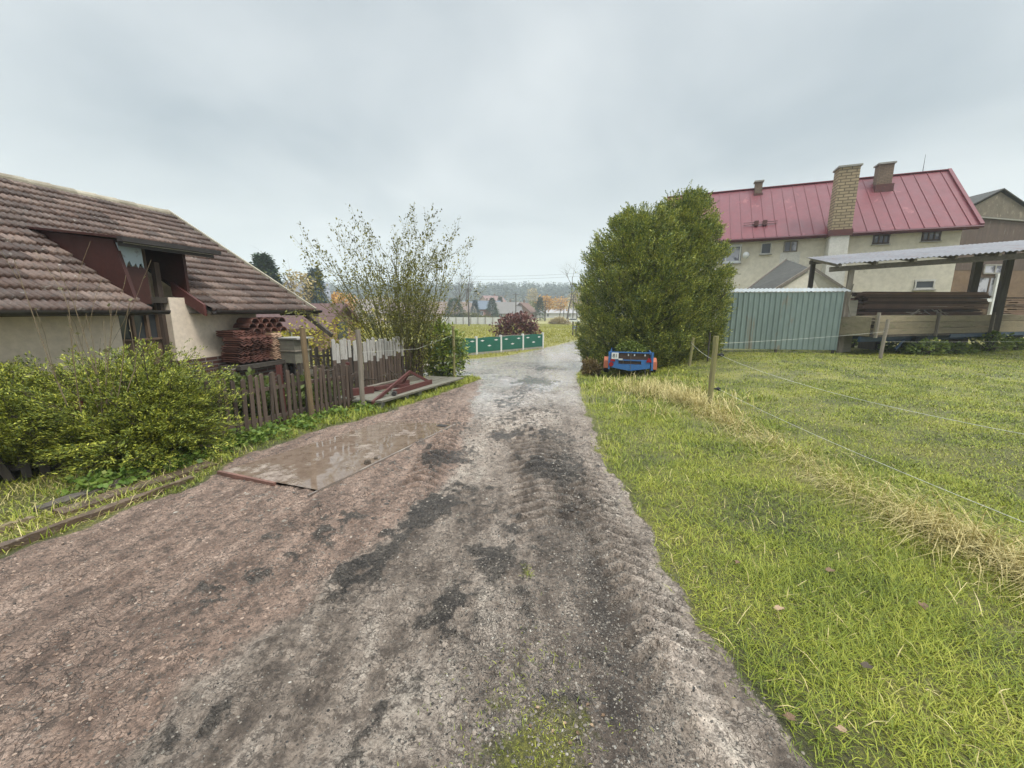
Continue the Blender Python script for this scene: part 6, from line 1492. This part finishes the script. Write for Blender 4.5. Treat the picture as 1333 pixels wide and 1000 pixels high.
def broad(label, u, y, vtop, r, mat, n, name='broadleaf_tree', lf=(.35, .7), trunk=.35, kids=3, bare=False, bark='bark', wob=.16, spread=.6):
    p = at(u, 404, y); z = h1(p.x, p.y); h = at(u, vtop, y).z - z; o = thing(name, label, 'tree', (p.x, p.y, z)); mb = MB(); tips = []
    grow(mb, (p.x, p.y, z - .1), (0, 0, 1), h * .95, h * .022, 3 if bare else 2, tips, 6, kids, wob * .5, .02, spread, .5, 5, trunk)
    mb.build('trunk', M[bark], o)
    if n:
        u_ = unit(rng.normal(0, 1, (n, 3))); lump = .6 + .8 * fbm(u_[:, 0] * 2.4 + p.x, u_[:, 1] * 2.4 + u_[:, 2] * 3, 3, 45)[:, None]
        q = np.array([p.x, p.y, z + h * (trunk + (1 - trunk) * .5)]) + u_ * np.array([r, r, h * (1 - trunk) * .5]) * rng.uniform(.25, 1, (n, 1)) ** .5 * lump
        V, F = leaflets(q, rng.normal(0, 1, q.shape), rng.uniform(*lf, n), aspect=.45); npmesh('crown', V, F, mat, o)
    return o
M['orange_leaf'] = leaf('orange_autumn_leaf', [(.34, .17, .03), (.55, .3, .06), (.65, .42, .12)], .25, .6, .5, .4)
M['pale_leaf'] = leaf('pale_autumn_leaf', [(.26, .2, .09), (.42, .33, .16), (.52, .43, .25)], .25, .6, .5, .4)
M['olive_leaf'] = leaf('olive_autumn_leaf', [(.09, .10, .03), (.17, .17, .05), (.26, .23, .08)], .25, .6, .5, .4)
random.seed(41)
broad('orange autumn tree left of the pale bush', 710, 135, 384, 3.0, M['orange_leaf'], 900)
broad('rounded orange tree behind the distant utility pole', 728, 150, 386, 3.6, M['orange_leaf'], 900)
broad('large pale orange tree at the edge of the thuja', 751, 140, 380, 3.6, M['pale_leaf'], 900)
broad('pale birch standing against the forest', 693, 230, 375, 3.4, M['pale_leaf'], 800, lf=(.5, .9))
broad('olive tree left of the orange autumn tree', 697, 150, 391, 2.8, M['olive_leaf'], 700)
broad('tawny tree with thin crown left of the dusty blue spruce', 393, 58, 349, 2.0, M['pale_leaf'], 700, lf=(.25, .5))
broad('tall bare tree with a forked crown near the thuja', 738.5, 125, 356, 3, None, 0, 'bare_tree', trunk=.45, kids=5, bare=True, bark='bark', wob=.3, spread=.8)
broad('bare tree behind the tallest utility pole', 606, 130, 362, 3, None, 0, 'bare_tree', trunk=.25, kids=6, bare=True)
broad('bare tree left of the tallest pole, seen through the shrub', 598, 140, 366, 3, None, 0, 'bare_tree', trunk=.25, kids=6, bare=True)
broad('dense olive tree behind the shrub, left of the cream house', 545, 120, 384, 4, M['olive_leaf'], 900)
broad('brownish tree in the village behind the tall shrub', 500, 115, 385, 4, M['pale_leaf'], 900)
broad('ochre tree in the village at the left of the tall shrub', 445, 80, 380, 3, M['orange_leaf'], 700)
low_bush('pale_bush', 'wide pale olive bush on the meadow before the long shed', (at(728, 404, 100).x, 100), (2.4, 1.4, 1.4), 900, M['pale_leaf'], (.4, .8), m=6)
low_bush('hedge', 'low clipped hedge on top of the bank behind the pale concrete wall', (at(612, 404, 104).x, 104), (7, 1.0, 2.3), 1800, M['olive_leaf'], (.4, .8), m=6)
# white car
p = at(746.5, 404, 112); zc_ = h1(p.x, p.y); car = thing('parked_car', 'white car parked far off beyond the lane bend', 'car', (p.x, p.y, zc_)); CM = Vector((p.x, p.y, zc_))
mb = MB(); prof = [(-2.1, .35), (2.1, .35), (2.1, .8), (1.2, .95), (.6, 1.42), (-1.0, 1.45), (-1.7, 1.0), (-2.1, .9)]
mb.slab([CM + Vector((x, -.8, z)) for x, z in prof], (0, 1.6, 0)); mb.build('body', M['white_paint'], car)
mb = MB(); mb.slab([CM + Vector((x, -.82, z)) for x, z in [(1.0, .98), (.55, 1.35), (-.95, 1.38), (-1.5, 1.0)]], (0, 1.64, 0)); mb.build('window', M['glass'], car)
for dx in (-1.3, 1.3):
    for dy in (-.72, .72): mb = MB(); mb.lathe(CM + Vector((dx, dy, .32)), [(.2, -.1), (.32, -.09), (.32, .09), (.2, .1)], 14, 'y'); mb.build('wheel', M['rubber'], car)
# far-off forest on the rise
nT = 3000; x = rng.uniform(-420, 420, nT); y = rng.uniform(385, 540, nT); hh = rng.uniform(13, 21, nT); z = gz(x, y); m = 16
t_ = np.tile((np.arange(m) + .5) / m, nT); X = np.repeat(x, m); Y = np.repeat(y, m); Zb = np.repeat(z, m); Hh = np.repeat(hh, m); a = rng.uniform(0, 6.28, nT * m)
rr = (1 - t_) ** .8 * Hh * .17
P = np.stack([X + rr * .4 * np.cos(a), Y + rr * .4 * np.sin(a), Zb + Hh * t_], 1); Dn = np.stack([np.cos(a), np.sin(a), rng.normal(0, .35, len(a))], 1)
P2_ = np.concatenate([P, P]); D2_ = np.concatenate([Dn, Dn * [-1, -1, 1]]); s2 = np.concatenate([rr, rr]) * 1.7 + 1.2
V, F = leaflets(P2_, D2_, s2, aspect=.45)
mF = leaf('forest_needles', [(.015, .026, .018), (.025, .042, .028), (.045, .065, .04), (.10, .09, .05)], 0, .7, .7, .03)
tag(npmesh('forest', V, F, mF), kind='stuff')
# bushes and scrub along the foot of the rise: one far-off mass
n = 9000; x = rng.uniform(-160, 160, n); y = rng.uniform(190, 330, n); cl = fbm(x * .06, y * .06, 3, 63); k = cl > .5; x, y, cl = x[k], y[k], cl[k]
P = np.stack([x, y, gz(x, y) + rng.random(len(x)) ** 1.3 * (cl - .42) * 34], 1)
V, F = leaflets(P, rng.normal(0, 1, P.shape), rng.uniform(.8, 2.0, len(P)), aspect=.5); tag(npmesh('woodland_edge', V, F, leaf('scrub_leaf', [(.07, .065, .04), (.13, .12, .06), (.2, .17, .09), (.3, .22, .11)], .1, .7, .7, .04)), kind='stuff')

# ------------------------------------------------------------------ the damp air
zlo = float(GZ.min()) - 1.0
mb = MB(); x0, x1, y0, y1 = float(gx[0]) - 30, float(gx[-1]) + 30, float(gy[0]) - 30, float(gy[-1]) + 30; ztop_ = 75
mb.box(((x0 + x1) / 2, (y0 + y1) / 2, (zlo + ztop_) / 2), (x1 - x0, y1 - y0, ztop_ - zlo))
hm = bpy.data.materials.new('haze_air'); hm.use_nodes = True; nt = hm.node_tree; nt.nodes.clear()
vo = nt.nodes.new('ShaderNodeVolumePrincipled'); vo.inputs['Color'].default_value = (.82, .91, 1, 1); vo.inputs['Density'].default_value = HAZE
ou = nt.nodes.new('ShaderNodeOutputMaterial'); nt.links.new(vo.outputs[0], ou.inputs['Volume'])
if HAZE: tag(mb.build('haze', hm), kind='stuff')
